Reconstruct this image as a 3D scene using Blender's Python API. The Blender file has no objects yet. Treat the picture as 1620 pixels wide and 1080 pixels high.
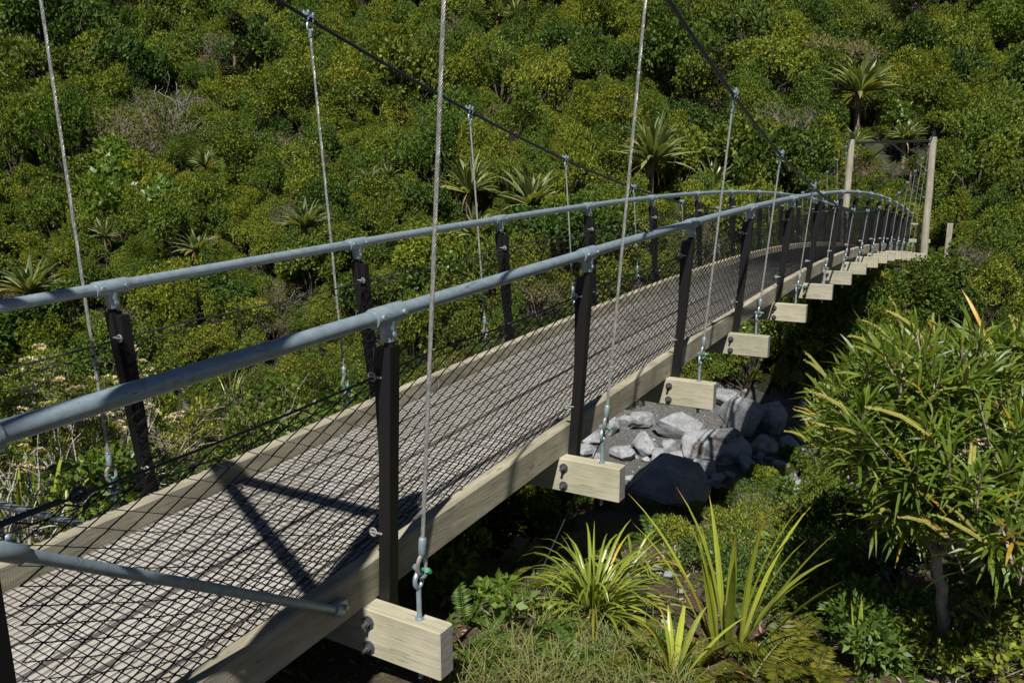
import bpy, bmesh, math, random
import numpy as np
from mathutils import Vector, Matrix
random.seed(7); RNG = np.random.default_rng(7)
scene = bpy.context.scene
col = scene.collection
R_ = math.radians

# ------------------------------------------------------------------ camera
CAM = np.array([2.6952, -0.4144, 1.6495])
FWD = np.array([-0.49630237, 0.84709744, -0.19002599])
RGT = np.array([0.86298241, 0.50523115, -0.00168506])
UPV = np.array([-0.09457965, 0.16482539, 0.98177761])
FPX = 1251.6
def ray(px, py):
    d = FWD + RGT * (px - 810) / FPX - UPV * (py - 540) / FPX
    return d / np.linalg.norm(d)
def pix(X):
    d = np.asarray(X) - CAM
    w = d @ FWD
    w = np.where(np.abs(w) < 1e-6, 1e-6, w)
    return 810 + FPX * (d @ RGT) / w, 540 - FPX * (d @ UPV) / w, w
cam_d = bpy.data.cameras.new('camera'); cam_o = bpy.data.objects.new('camera', cam_d); col.objects.link(cam_o)
cam_o.matrix_world = Matrix(((RGT[0], UPV[0], -FWD[0], CAM[0]), (RGT[1], UPV[1], -FWD[1], CAM[1]), (RGT[2], UPV[2], -FWD[2], CAM[2]), (0, 0, 0, 1)))
cam_d.sensor_width = 36; cam_d.lens = FPX / 1620 * 36; cam_d.clip_start = 0.05; cam_d.clip_end = 2000
scene.camera = cam_o

# ------------------------------------------------------------------ light
to_sun = Vector((0.234, -0.70, 1.0)).normalized()
w = bpy.data.worlds.new('World'); scene.world = w; w.use_nodes = True
nt = w.node_tree; nt.nodes.clear()
sky = nt.nodes.new('ShaderNodeTexSky'); sky.sky_type = 'NISHITA'; sky.sun_disc = False
sky.sun_elevation = math.asin(to_sun.z); sky.sun_rotation = math.atan2(to_sun.x, to_sun.y)
sky.air_density = 0.42; sky.dust_density = 0.1; sky.ozone_density = 1.0
bg = nt.nodes.new('ShaderNodeBackground'); bg.inputs['Strength'].default_value = 0.05
wo = nt.nodes.new('ShaderNodeOutputWorld')
nt.links.new(sky.outputs[0], bg.inputs[0]); nt.links.new(bg.outputs[0], wo.inputs[0])
sd = bpy.data.lights.new('sun', 'SUN'); sd.energy = 5.0; sd.angle = R_(0.53); sd.color = (1.0, 0.975, 0.935)
so = bpy.data.objects.new('sun', sd); col.objects.link(so)
so.rotation_euler = to_sun.to_track_quat('Z', 'Y').to_euler(); so.location = (5, -10, 20)
vs = scene.view_settings
scene.display_settings.display_device = 'sRGB'
vs.view_transform = 'Standard'; vs.look = 'None'; vs.exposure = 0.5; vs.gamma = 1.0
scene.cycles.use_denoising = True
scene.cycles.max_bounces = 6; scene.cycles.diffuse_bounces = 2; scene.cycles.glossy_bounces = 2
scene.cycles.transmission_bounces = 3; scene.cycles.transparent_max_bounces = 8

# ------------------------------------------------------------------ materials
class MatB:
    def __init__(s, name):
        s.m = bpy.data.materials.new(name); s.m.use_nodes = True
        s.nt = s.m.node_tree; s.n = s.nt.nodes; s.b = s.n['Principled BSDF']; s.out = s.n['Material Output']
    def node(s, t, **kw):
        x = s.n.new(t)
        for k, v in kw.items(): setattr(x, k, v)
        return x
    def link(s, a, b): s.nt.links.new(a, b)
    def coords(s, scale=(1, 1, 1), kind='Object'):
        tc = s.node('ShaderNodeTexCoord'); mp = s.node('ShaderNodeMapping'); mp.inputs['Scale'].default_value = scale
        s.link(tc.outputs[kind], mp.inputs[0]); return mp.outputs[0]
    def geo(s, scale=(1, 1, 1)):
        g = s.node('ShaderNodeNewGeometry'); mp = s.node('ShaderNodeMapping'); mp.inputs['Scale'].default_value = scale
        s.link(g.outputs['Position'], mp.inputs[0]); return mp.outputs[0]
    def noise(s, vec, scale, detail=4, rough=.55, dist=0):
        x = s.node('ShaderNodeTexNoise'); x.inputs['Scale'].default_value = scale; x.inputs['Detail'].default_value = detail
        x.inputs['Roughness'].default_value = rough; x.inputs['Distortion'].default_value = dist
        if vec is not None: s.link(vec, x.inputs['Vector'])
        return x.outputs[0]
    def ramp(s, fac, stops):
        x = s.node('ShaderNodeValToRGB'); el = x.color_ramp.elements
        while len(el) < len(stops): el.new(0.5)
        for e, (p, c) in zip(el, stops):
            e.position = p; e.color = (*c, 1) if len(c) == 3 else c
        s.link(fac, x.inputs[0]); return x.outputs[0]
    def mix(s, fac, a, b, mode='MIX'):
        x = s.node('ShaderNodeMix', data_type='RGBA', blend_type=mode)
        for v, i in ((fac, 0), (a, 6), (b, 7)):
            if hasattr(v, 'type') and hasattr(v, 'node'): s.link(v, x.inputs[i])
            else: x.inputs[i].default_value = v if i == 0 else ((*v, 1) if len(v) == 3 else v)
        return x.outputs[2]
    def bump(s, h, strength=.3, dist=.01):
        x = s.node('ShaderNodeBump'); x.inputs['Strength'].default_value = strength; x.inputs['Distance'].default_value = dist
        s.link(h, x.inputs['Height']); s.link(x.outputs[0], s.b.inputs['Normal'])
    def set(s, **kw):
        for k, v in kw.items():
            s.b.inputs[k.replace('_', ' ')].default_value = v
        return s
    def rnd_obj(s): return s.node('ShaderNodeObjectInfo').outputs['Random']
    def rnd_isl(s): return s.node('ShaderNodeNewGeometry').outputs['Random Per Island']

def wood(name, axis, c0, c1, c2, stain=(.20, .22, .12), stain_amt=.35, coarse=1.0, saw=.0):
    M = MatB(name)
    sc = [22, 22, 22]; sc[axis] = 2.6
    v = M.coords(tuple(sc))
    n1 = M.noise(v, coarse, 6, .6, .4)
    sc2 = [70, 70, 70]; sc2[axis] = 6
    n2 = M.noise(M.coords(tuple(sc2)), 1.5, 3, .6)
    c = M.ramp(n1, [(.22, c0), (.5, c1), (.78, c2)])
    big = M.noise(M.geo((1.3, 1.3, 1.3)), 2.2, 4)
    c = M.mix(M.ramp(big, [(.45, (0, 0, 0)), (.72, (stain_amt,) * 3)]), c, stain)
    r = M.rnd_isl()
    c = M.mix(.5, c, M.ramp(r, [(0, (.78, .76, .72)), (1, (1.0, 1.0, 1.0))]), 'MULTIPLY')
    kn = M.node('ShaderNodeTexVoronoi'); kn.inputs['Scale'].default_value = 1.0
    ks = [7, 7, 7]; ks[axis] = 2.4
    M.link(M.coords(tuple(ks)), kn.inputs['Vector'])
    c = M.mix(M.ramp(kn.outputs['Distance'], [(.0, (.75,) * 3), (.06, (.5,) * 3), (.10, (0, 0, 0))]), c, (.16, .09, .045))
    sc3 = [30, 30, 30]; sc3[axis] = .9
    ck = M.noise(M.coords(tuple(sc3)), 1.6, 2, .5, .2)
    c = M.mix(M.ramp(ck, [(.485, (0, 0, 0)), (.498, (.55,) * 3), (.502, (.55,) * 3), (.515, (0, 0, 0))]), c, (.10, .08, .05))
    c = M.mix(.55, c, M.ramp(M.rnd_obj(), [(0, (.78, .80, .78)), (.5, (1.0, .97, .92)), (1, (1.12, 1.08, .98))]), 'MULTIPLY')
    M.link(c, M.b.inputs['Base Color']); M.set(Roughness=.78)
    M.b.inputs['Specular IOR Level'].default_value = .25
    sw = M.node('ShaderNodeTexWave', wave_type='BANDS', bands_direction='XYZ'[axis]); sw.inputs['Scale'].default_value = 28; sw.inputs['Distortion'].default_value = 2.5; sw.inputs['Detail'].default_value = 3
    M.link(M.geo((1, 1, 1)), sw.inputs[0])
    hm = M.node('ShaderNodeMath', operation='MULTIPLY_ADD'); hm.inputs[1].default_value = saw; M.link(sw.outputs[1], hm.inputs[0]); M.link(n2, hm.inputs[2])
    M.bump(hm.outputs[0], .4, .004)
    return M.m
WOOD_X = wood('transom_timber', 0, (.29, .265, .185), (.405, .38, .285), (.485, .46, .36), (.22, .235, .15), .6)
WOOD_Y = wood('kerb_timber', 1, (.20, .185, .14), (.33, .305, .235), (.43, .40, .315), (.12, .125, .085), .7, saw=.12)
DECK = wood('deck_timber', 1, (.305, .285, .25), (.40, .375, .335), (.475, .445, .40), (.28, .245, .20), .5)
POLE = wood('pole_timber', 2, (.22, .20, .15), (.34, .315, .245), (.43, .40, .32), (.18, .19, .13), .5)

M = MatB('end_grain_timber')
wv = M.node('ShaderNodeTexWave', wave_type='RINGS', rings_direction='X'); wv.inputs['Scale'].default_value = 9; wv.inputs['Distortion'].default_value = 3
M.link(M.coords((1, 1, 1)), wv.inputs[0])
c = M.ramp(wv.outputs[1], [(0, (.13, .115, .10)), (1, (.22, .20, .175))])
M.link(M.mix(M.noise(M.geo(), 30), c, (.27, .25, .215)), M.b.inputs['Base Color']); M.set(Roughness=.9)
ENDG = M.m

M = MatB('galvanised_steel')
n1 = M.noise(M.geo((1, 1, 1)), 22, 5, .65); n2 = M.noise(M.geo((60, 8, 60)), 1.0, 5, .7, 1.5)
c = M.ramp(n1, [(.3, (.22, .28, .305)), (.7, (.33, .40, .43))])
c = M.mix(M.ramp(n2, [(.60, (0, 0, 0)), (.67, (.85,) * 3)]), c, (.07, .075, .085))
M.link(c, M.b.inputs['Base Color']); M.set(Metallic=.45, Roughness=.48); M.bump(n1, .05, .002)
GALV = M.m
M = MatB('black_steel'); M.set(Base_Color=(.010, .009, .009, 1), Roughness=.5); M.b.inputs['Specular IOR Level'].default_value = .3
BLK = M.m
M = MatB('black_coated_wire'); M.set(Base_Color=(.006, .006, .007, 1), Roughness=.32)
WIRE = M.m
M = MatB('dark_cable'); M.set(Base_Color=(.03, .034, .038, 1), Roughness=.4, Metallic=.3)
CABLE = M.m
M = MatB('wire_rope'); n1 = M.noise(M.geo(), 60, 3)
M.link(M.ramp(n1, [(.3, (.22, .22, .20)), (.7, (.40, .395, .365))]), M.b.inputs['Base Color']); M.set(Metallic=.4, Roughness=.42)
ROPE = M.m
M = MatB('groove_shade'); M.set(Base_Color=(.03, .025, .02, 1), Roughness=.95); GROOVE_SHADE = M.m  # near-black colour that paints the shade of plank gaps into grooves and butt ends
M = MatB('green_pin'); M.set(Base_Color=(.015, .22, .05, 1), Roughness=.45); GREEN = M.m
M = MatB('dark_bolt'); M.set(Base_Color=(.16, .16, .17, 1), Roughness=.35, Metallic=.7); BOLT = M.m

def leafmat(name, stops, rough=.42, trans=.35, isl=.5, obj_dark=(.60, .82, .80), obj_light=(1.42, 1.28, .90), spec=.4, tcol=1.5):
    """leaf: random per leaf along 'stops', random per plant tint, translucent"""
    M = MatB(name)
    c = M.ramp(M.rnd_isl(), stops)
    t = M.ramp(M.rnd_obj(), [(0, obj_dark), (1, obj_light)])
    c = M.mix(1.0, c, t, 'MULTIPLY')
    M.link(c, M.b.inputs['Base Color']); M.set(Roughness=rough); M.b.inputs['Specular IOR Level'].default_value = spec
    tr = M.node('ShaderNodeBsdfTranslucent')
    tc = M.mix(1.0, c, (tcol, tcol * 1.05, tcol * .35, 1), 'MULTIPLY')
    M.link(tc, tr.inputs[0])
    ms = M.node('ShaderNodeMixShader'); ms.inputs[0].default_value = trans
    M.link(M.b.outputs[0], ms.inputs[1]); M.link(tr.outputs[0], ms.inputs[2]); M.link(ms.outputs[0], M.out.inputs[0])
    return M.m
L_YEL = leafmat('olive_leaf', [(0, (.050, .078, .013)), (.5, (.128, .168, .022)), (.85, (.245, .265, .042)), (1, (.30, .28, .08))], .6, .32, spec=.18)
L_DRK = leafmat('dark_leaf', [(0, (.026, .044, .009)), (.6, (.066, .098, .015)), (1, (.15, .18, .034))], .58, .25, spec=.16)
L_CON = leafmat('conifer_leaf', [(0, (.008, .014, .006)), (.7, (.022, .030, .010)), (1, (.055, .055, .018))], .6, .15, spec=.2)
L_MID = leafmat('mid_green_leaf', [(0, (.052, .080, .012)), (.6, (.125, .165, .021)), (1, (.23, .25, .045))], .58, .3, spec=.18)
L_BRN = leafmat('twiggy_leaf', [(0, (.06, .055, .022)), (.5, (.09, .095, .03)), (1, (.17, .14, .08))], .6, .25)
L_LIM = leafmat('bright_leaf', [(0, (.06, .11, .014)), (.6, (.12, .19, .026)), (1, (.22, .27, .055))], .38, .4, obj_dark=(.88, .92, .9), obj_light=(1.12, 1.08, .98))
L_RED = leafmat('rusty_leaf', [(0, (.07, .07, .018)), (.6, (.13, .085, .03)), (1, (.20, .09, .045))], .5, .3)
L_LAN = leafmat('lance_leaf', [(0, (.075, .12, .013)), (.6, (.15, .21, .026)), (.955, (.23, .28, .05)), (.97, (.42, .27, .02)), (1, (.34, .20, .03))], .42, .38, spec=.45, obj_dark=(.88, .92, .9), obj_light=(1.12, 1.08, .98))
L_FRN = leafmat('fern_leaf', [(0, (.06, .085, .010)), (.6, (.14, .15, .016)), (1, (.22, .17, .02))], .5, .4, obj_dark=(.88, .92, .9), obj_light=(1.12, 1.08, .98))
L_FRG = leafmat('green_fern_leaf', [(0, (.045, .085, .014)), (.7, (.095, .16, .024)), (1, (.16, .22, .04))], .5, .38, obj_dark=(.88, .92, .9), obj_light=(1.12, 1.08, .98))
L_GRS = leafmat('dry_grass', [(0, (.14, .17, .04)), (.45, (.26, .22, .08)), (1, (.12, .20, .035))], .6, .35, obj_dark=(.88, .92, .9), obj_light=(1.12, 1.08, .98))
L_SPK = leafmat('flower_spike', [(0, (.24, .23, .05)), (1, (.38, .36, .10))], .7, .2, obj_dark=(.88, .92, .9), obj_light=(1.12, 1.08, .98))
L_CRM = leafmat('cream_flower', [(0, (.55, .42, .24)), (1, (.72, .62, .42))], .7, .2, obj_dark=(.88, .92, .9), obj_light=(1.12, 1.08, .98))

def strapmat(name, base, mid, tip, old):
    M = MatB(name)
    at = M.node('ShaderNodeAttribute', attribute_name='along')
    c = M.ramp(at.outputs['Fac'], [(0, base), (.35, mid), (.85, mid), (1, tip)])
    r = M.rnd_isl()
    c = M.mix(M.ramp(r, [(.93, (0, 0, 0)), (.96, (.85,) * 3)]), c, old)
    r2 = M.node('ShaderNodeMath', operation='FRACT'); m2 = M.node('ShaderNodeMath', operation='MULTIPLY'); m2.inputs[1].default_value = 7.31
    M.link(r, m2.inputs[0]); M.link(m2.outputs[0], r2.inputs[0])
    c = M.mix(1.0, c, M.ramp(r2.outputs[0], [(0, (.6, .62, .6)), (1, (1.25, 1.2, 1.05))]), 'MULTIPLY')
    M.link(c, M.b.inputs['Base Color']); M.set(Roughness=.36); M.b.inputs['Specular IOR Level'].default_value = .5
    tr = M.node('ShaderNodeBsdfTranslucent'); M.link(M.mix(1.0, c, (1.4, 1.4, .5, 1), 'MULTIPLY'), tr.inputs[0])
    ms = M.node('ShaderNodeMixShader'); ms.inputs[0].default_value = .28
    M.link(M.b.outputs[0], ms.inputs[1]); M.link(tr.outputs[0], ms.inputs[2]); M.link(ms.outputs[0], M.out.inputs[0])
    return M.m
S_FLX = strapmat('flax_leaf', (.26, .25, .06), (.19, .23, .095), (.26, .23, .10), (.50, .32, .04))
S_YEL = strapmat('yellow_flax_leaf', (.20, .22, .05), (.30, .34, .045), (.45, .30, .03), (.48, .33, .04))
S_GRN = strapmat('arching_leaf', (.14, .17, .03), (.20, .25, .030), (.36, .28, .04), (.42, .30, .05))
S_DEAD = strapmat('dead_leaf', (.22, .15, .07), (.26, .15, .06), (.20, .11, .05), (.36, .12, .03))

S_SPEAR = strapmat('spear_leaf', (.50, .30, .03), (.60, .36, .03), (.42, .26, .10), (.60, .36, .03))
def bark(name, c0, c1, sc=30):
    M = MatB(name); n = M.noise(M.geo((1, 1, .35)), sc, 5, .65)
    M.link(M.ramp(n, [(.35, c0), (.62, c1)]), M.b.inputs['Base Color']); M.set(Roughness=.85); M.bump(n, .5, .006); return M.m
BARK = bark('bark', (.06, .04, .028), (.22, .16, .115))
GREYB = bark('weathered_bark', (.06, .05, .04), (.26, .235, .21), 9)
BARKP = bark('pinkish_bark', (.10, .075, .06), (.36, .28, .23), 26)
BARKG = bark('pale_bark', (.16, .14, .12), (.46, .42, .37), 18)
TWIG = bark('twig_bark', (.10, .075, .055), (.30, .24, .19), 40)
TWIGD = bark('dark_twig', (.035, .025, .018), (.12, .09, .065), 40)

def rock(name, stain):
    M = MatB(name)
    v = M.coords((1, 1, 1))
    n1 = M.noise(v, 3.2, 8, .62, .3); n2 = M.noise(v, 26, 6, .7)
    c = M.ramp(n1, [(.3, (.18, .185, .19)), (.5, (.285, .295, .30)), (.72, (.41, .41, .405))])
    c = M.mix(.4, c, M.ramp(n2, [(.35, (.35, .35, .36)), (.7, (1.2, 1.2, 1.18))]), 'MULTIPLY')
    st = M.noise(M.geo((1, 1, 1)), 1.7, 5, .6, .5)
    c = M.mix(M.ramp(st, [(.52, (0, 0, 0)), (.60, (stain,) * 3)]), c, (.10, .065, .04))
    M.link(c, M.b.inputs['Base Color']); M.set(Roughness=.85); M.bump(n2, .6, .03)
    return M.m
ROCK = rock('grey_boulder', .25); ROCKB = rock('stained_boulder', .95)

M = MatB('soil')
v = M.geo((1, 1, 1)); n1 = M.noise(v, 1.1, 6, .6); n2 = M.noise(v, 24, 6, .75); n3 = M.noise(v, 70, 3, .7)
c = M.ramp(n2, [(.3, (.035, .025, .015)), (.5, (.10, .065, .038)), (.7, (.20, .13, .08))])
c = M.mix(M.ramp(n1, [(.45, (0, 0, 0)), (.62, (.7,) * 3)]), c, (.045, .055, .016))
c = M.mix(M.ramp(n3, [(.60, (0, 0, 0)), (.68, (.6,) * 3)]), c, (.30, .20, .12))
M.link(c, M.b.inputs['Base Color']); M.set(Roughness=.95); M.bump(n2, 1.0, .05); SOIL = M.m
M = MatB('stream_gravel'); v = M.geo((1, 1, 1)); n2 = M.noise(v, 18, 6, .7)
M.link(M.ramp(n2, [(.3, (.035, .032, .028)), (.55, (.10, .095, .088)), (.75, (.20, .195, .185))]), M.b.inputs['Base Color']); M.set(Roughness=.9); M.bump(n2, 1, .05); GRAV = M.m
M = MatB('bare_earth'); v = M.geo((1, 1, 1)); n2 = M.noise(v, 5, 6, .7)
M.link(M.ramp(n2, [(.3, (.07, .045, .03)), (.7, (.16, .10, .065))]), M.b.inputs['Base Color']); M.set(Roughness=.95); EARTH = M.m

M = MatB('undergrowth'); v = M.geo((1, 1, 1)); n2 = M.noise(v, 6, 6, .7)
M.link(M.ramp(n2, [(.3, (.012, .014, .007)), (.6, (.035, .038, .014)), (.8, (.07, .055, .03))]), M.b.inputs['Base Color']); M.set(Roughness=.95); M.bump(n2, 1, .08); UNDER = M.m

# ------------------------------------------------------------------ mesh helpers
class MB:
    """collects geometry for ONE mesh object"""
    def __init__(s): s.v = []; s.f = []; s.mi = []; s.n = 0; s.at = []
    def add(s, v, f, mi=0, along=None):
        v = np.asarray(v, float)
        s.v.append(v); s.f.extend([tuple(i + s.n for i in q) for q in f]); s.mi.extend([mi] * len(f)); s.n += len(v)
        s.at.append(np.zeros(len(v)) if along is None else np.asarray(along, float))
    def box(s, c, size, mi=0, rot=None, bev=0.0, endmi=None, endaxis=0):
        hx, hy, hz = [x / 2 for x in size]
        if bev <= 0:
            v = np.array([(x, y, z) for x in (-hx, hx) for y in (-hy, hy) for z in (-hz, hz)])
            f = [(0, 1, 3, 2), (4, 6, 7, 5), (0, 4, 5, 1), (2, 3, 7, 6), (0, 2, 6, 4), (1, 5, 7, 3)]
            mis = [mi] * 6
        else:
            bm = bmesh.new(); bmesh.ops.create_cube(bm, size=1)
            bmesh.ops.scale(bm, vec=size, verts=bm.verts)
            bmesh.ops.bevel(bm, geom=list(bm.edges), offset=bev, segments=1, affect='EDGES')
            bm.verts.index_update()
            v = np.array([x.co[:] for x in bm.verts]); f = [tuple(q.index for q in fc.verts) for fc in bm.faces]
            bm.normal_update(); mis = [endmi if (endmi is not None and abs(fc.normal[endaxis]) > .9) else mi for fc in bm.faces]
            bm.free()
        if rot is not None: v = v @ np.array(rot).T
        s.v.append(v + np.array(c)); s.f.extend([tuple(i + s.n for i in q) for q in f]); s.mi.extend(mis); s.n += len(v); s.at.append(np.zeros(len(v)))
    def tube(s, pts, r, n=8, mi=0, cap=True, along=None):
        pts = np.asarray(pts, float); m = len(pts); r = np.broadcast_to(np.asarray(r, float), (m,))
        t = np.gradient(pts, axis=0); t /= np.linalg.norm(t, axis=1)[:, None] + 1e-12
        up = np.array([0, 0, 1.0]) if abs(t[0, 2]) < .9 else np.array([1.0, 0, 0])
        a = np.cross(t[0], up); a /= np.linalg.norm(a)
        A = np.empty((m, 3)); A[0] = a
        for i in range(1, m):
            a = A[i - 1] - t[i] * (A[i - 1] @ t[i]); A[i] = a / (np.linalg.norm(a) + 1e-12)
        B = np.cross(t, A); th = np.arange(n) * 2 * math.pi / n
        v = (pts[:, None] + r[:, None, None] * (A[:, None] * np.cos(th)[None, :, None] + B[:, None] * np.sin(th)[None, :, None])).reshape(-1, 3)
        f = [(i * n + j, i * n + (j + 1) % n, (i + 1) * n + (j + 1) % n, (i + 1) * n + j) for i in range(m - 1) for j in range(n)]
        if cap: f += [tuple(range(n))[::-1], tuple((m - 1) * n + j for j in range(n))]
        s.add(v, f, mi, None)
    def torus(s, c, R, r, ax_u, ax_v, n=16, k=6, mi=0, a0=0, a1=2 * math.pi, sv=1.0):
        c = np.array(c, float); u = np.array(ax_u, float); v = np.array(ax_v, float)
        full = abs(a1 - a0 - 2 * math.pi) < 1e-6
        th = np.linspace(a0, a1, n + 1)
        s.tube([c + R * (u * math.cos(a) + v * sv * math.sin(a)) for a in th], r, k, mi, cap=not full)
    def sphere(s, c, r, mi=0, seg=8, rings=6):
        bm = bmesh.new(); bmesh.ops.create_uvsphere(bm, u_segments=seg, v_segments=rings, radius=1)
        bm.verts.index_update(); rr = np.broadcast_to(np.asarray(r, float), (3,))
        s.add(np.array([x.co[:] for x in bm.verts]) * rr + np.array(c), [tuple(q.index for q in fc.verts) for fc in bm.faces], mi); bm.free()
    def mesh(s, name, mats, smooth=False, attr=False):
        me = bpy.data.meshes.new(name)
        v = np.concatenate(s.v) if s.v else np.zeros((0, 3))
        me.from_pydata(v.tolist(), [], s.f)
        for m in mats: me.materials.append(m)
        if len(mats) > 1: me.polygons.foreach_set('material_index', np.array(s.mi, dtype=np.int32))
        if smooth: me.polygons.foreach_set('use_smooth', np.ones(len(s.f), dtype=bool))
        if attr:
            a = me.attributes.new('along', 'FLOAT', 'POINT'); a.data.foreach_set('value', np.concatenate(s.at).astype(np.float32))
        if smooth: me.set_sharp_from_angle(angle=R_(38))
        me.update(); return me
    def obj(s, name, mats, parent=None, smooth=False, loc=None, attr=False):
        if not isinstance(mats, (list, tuple)): mats = [mats]
        return link(name, s.mesh(name, mats, smooth, attr), parent, loc)
def link(name, me, parent=None, loc=None):
    o = bpy.data.objects.new(name, me); col.objects.link(o)
    if parent is not None: o.parent = parent
    if loc is not None: o.location = loc
    return o
def quads(name, V, mats, mi=None, attr=None, smooth=False, F=None):
    """fast mesh from (N,4,3) quads"""
    V = np.asarray(V, np.float32); n = len(V); me = bpy.data.meshes.new(name)
    me.vertices.add(n * 4); me.vertices.foreach_set('co', V.reshape(-1))
    me.loops.add(n * 4); me.loops.foreach_set('vertex_index', np.arange(n * 4, dtype=np.int32))
    me.polygons.add(n); me.polygons.foreach_set('loop_start', np.arange(n, dtype=np.int32) * 4)
    for m in mats: me.materials.append(m)
    if mi is not None: me.polygons.foreach_set('material_index', np.asarray(mi, np.int32))
    me.update(calc_edges=True); me.validate(); return me
def tag(o, label=None, cat=None, group=None, kind=None):
    if label: o['label'] = label
    if cat: o['category'] = cat
    if group: o['group'] = group
    if kind: o['kind'] = kind
    return o
def empty(name, loc=(0, 0, 0), **kw):
    o = bpy.data.objects.new(name, None); col.objects.link(o); o.location = loc; o.empty_display_size = .2
    return tag(o, **kw)
def copy_tree(o, parent=None):
    c = o.copy(); col.objects.link(c); c.parent = parent
    for ch in [x for x in KIDS.get(o.name, [])]: copy_tree(ch, c)
    return c
KIDS = {}
def kids_index():
    KIDS.clear()
    for o in bpy.data.objects:
        if o.parent: KIDS.setdefault(o.parent.name, []).append(o)

# ------------------------------------------------------------------ terrain
def sstep(a, b, x):
    t = np.clip((x - a) / (b - a), 0, 1); return t * t * (3 - 2 * t)
HU = np.array([14, 17, 18.4, 20, 22, 26, 30, 36, 44, 60, 90, 140]); HZ = np.array([-4.4, -4.3, -3.0, -1.6, -.45, .75, 2.2, 4.7, 8.2, 15.2, 29, 52])
_hx = np.linspace(14, 140, 1261); _hz = np.interp(_hx, HU, HZ)
_k = np.hanning(41); _k /= _k.sum(); _hz = np.convolve(np.pad(_hz, 20, 'edge'), _k, 'valid')
def vnoise(x, y, s, seed):
    return (np.sin(x * s + 1.3 * seed) * np.cos(y * s * 1.1 + seed * 2.1) + .6 * np.sin(x * s * 2.3 + y * s * 1.7 + seed) + .4 * np.cos(x * s * 3.9 - y * s * 3.1 + seed * 5)) / 2
def zdeck(y):
    k = np.asarray(y, float) / 1.8 - 1
    return 1.8 * (0.060118 * k - 0.001316 * k * k - 0.00057280 * k ** 3 + 2.1095e-5 * k ** 4)
def ground(x, y):
    x = np.asarray(x, float); y = np.asarray(y, float)
    u = -.5 * x + .866 * y
    near = -.30 - sstep(.6, 9.5, u) * 2.45 - sstep(9.3, 14, u) * 1.65
    near = near + sstep(-1.0, -3.5, x) * sstep(9, 3, u) * .45
    far = np.interp(u, _hx, _hz)
    z = near
    bl = sstep(12.5, 14.5, u); z = near * (1 - bl) + np.interp(np.maximum(u, 14), _hx, _hz) * bl
    z = z + vnoise(x, y, .55, 1) * .12 * sstep(3, 9, np.hypot(x - 2.7, y)) + vnoise(x, y, .17, 3) * .5 * sstep(16, 30, u)
    # slot cut for the bridge landing on the far bank
    c = sstep(3.2, 1.3, np.abs(x)) * sstep(15, 19, y) * sstep(38, 30.5, y)
    z = z * (1 - c) + np.minimum(z, np.where(y < 28.6, zdeck(np.clip(y, 0, 28.6)) - .55 - .10 * np.clip(27.5 - y, 0, 20), -1.05)) * c
    return z
def hit(px, py, lift=0.0, tmax=140):
    d = ray(px, py); t = np.linspace(2, tmax, 6000); P = CAM + t[:, None] * d
    below = P[:, 2] < ground(P[:, 0], P[:, 1]) + lift
    i = int(np.argmax(below)) if below.any() else len(t) - 1
    return P[i], t[i] * (d @ FWD)
gx = np.unique(np.concatenate([np.linspace(-320, -60, 14), np.linspace(-60, -14, 78), np.linspace(-14, 9, 93), np.linspace(9, 40, 40), np.linspace(40, 320, 14)]))
gy = np.unique(np.concatenate([np.linspace(-320, -12, 14), np.linspace(-12, 34, 184), np.linspace(34, 90, 70), np.linspace(90, 320, 14)]))
GX, GY = np.meshgrid(gx, gy, indexing='ij'); GZ = ground(GX, GY)
V = np.stack([GX, GY, GZ], -1); nx_, ny_ = len(gx), len(gy)
me = bpy.data.meshes.new('ground')
idx = np.arange(nx_ * ny_).reshape(nx_, ny_)
F = np.stack([idx[:-1, :-1], idx[1:, :-1], idx[1:, 1:], idx[:-1, 1:]], -1).reshape(-1, 4)
me.from_pydata(V.reshape(-1, 3).tolist(), [], F.tolist())
me.materials.append(SOIL); me.materials.append(GRAV); me.materials.append(EARTH); me.materials.append(UNDER)
ctr = V.reshape(-1, 3)[F].mean(1); uu = -.5 * ctr[:, 0] + .866 * ctr[:, 1]
mi = np.where((uu > 9.0) & (uu < 17.9), 1, np.where(uu > 17.9, 3, 0))
E0, _ = hit(1572, 62)
mi = np.where(np.hypot(ctr[:, 0] - E0[0], (ctr[:, 1] - E0[1]) * .7) < 2.6, 2, mi)
me.polygons.foreach_set('material_index', mi.astype(np.int32)); me.polygons.foreach_set('use_smooth', np.ones(len(F), bool))
g = link('ground', me); tag(g, 'brown leaf littered ground of the gully and hillside', 'ground', kind='structure')

# ------------------------------------------------------------------ footbridge
YOFF = [0, .0212, -.0150, -.0094, -.0326, -.0037, .0120, .0064, .0085, .0237, .0115, .0018, .0062, -.0087, -.0134, -.0116]
YK = [.385] + [1.8 * (k + YOFF[k]) for k in range(1, 16)]
XRN, XRF, HR = .839, .829, 1.192
YEND = 28.15
def cablep(y, side):
    k = y / 1.8 - 8.2958
    return np.array([side * (1.0263 + .003109 * k * k), y, 1.2453 + .037015 * k * k])
bridge = empty('suspension_footbridge', (0, 0, 0), label='timber decked suspension footbridge with galvanised handrails and black mesh sides across the gully', cat='footbridge')

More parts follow.
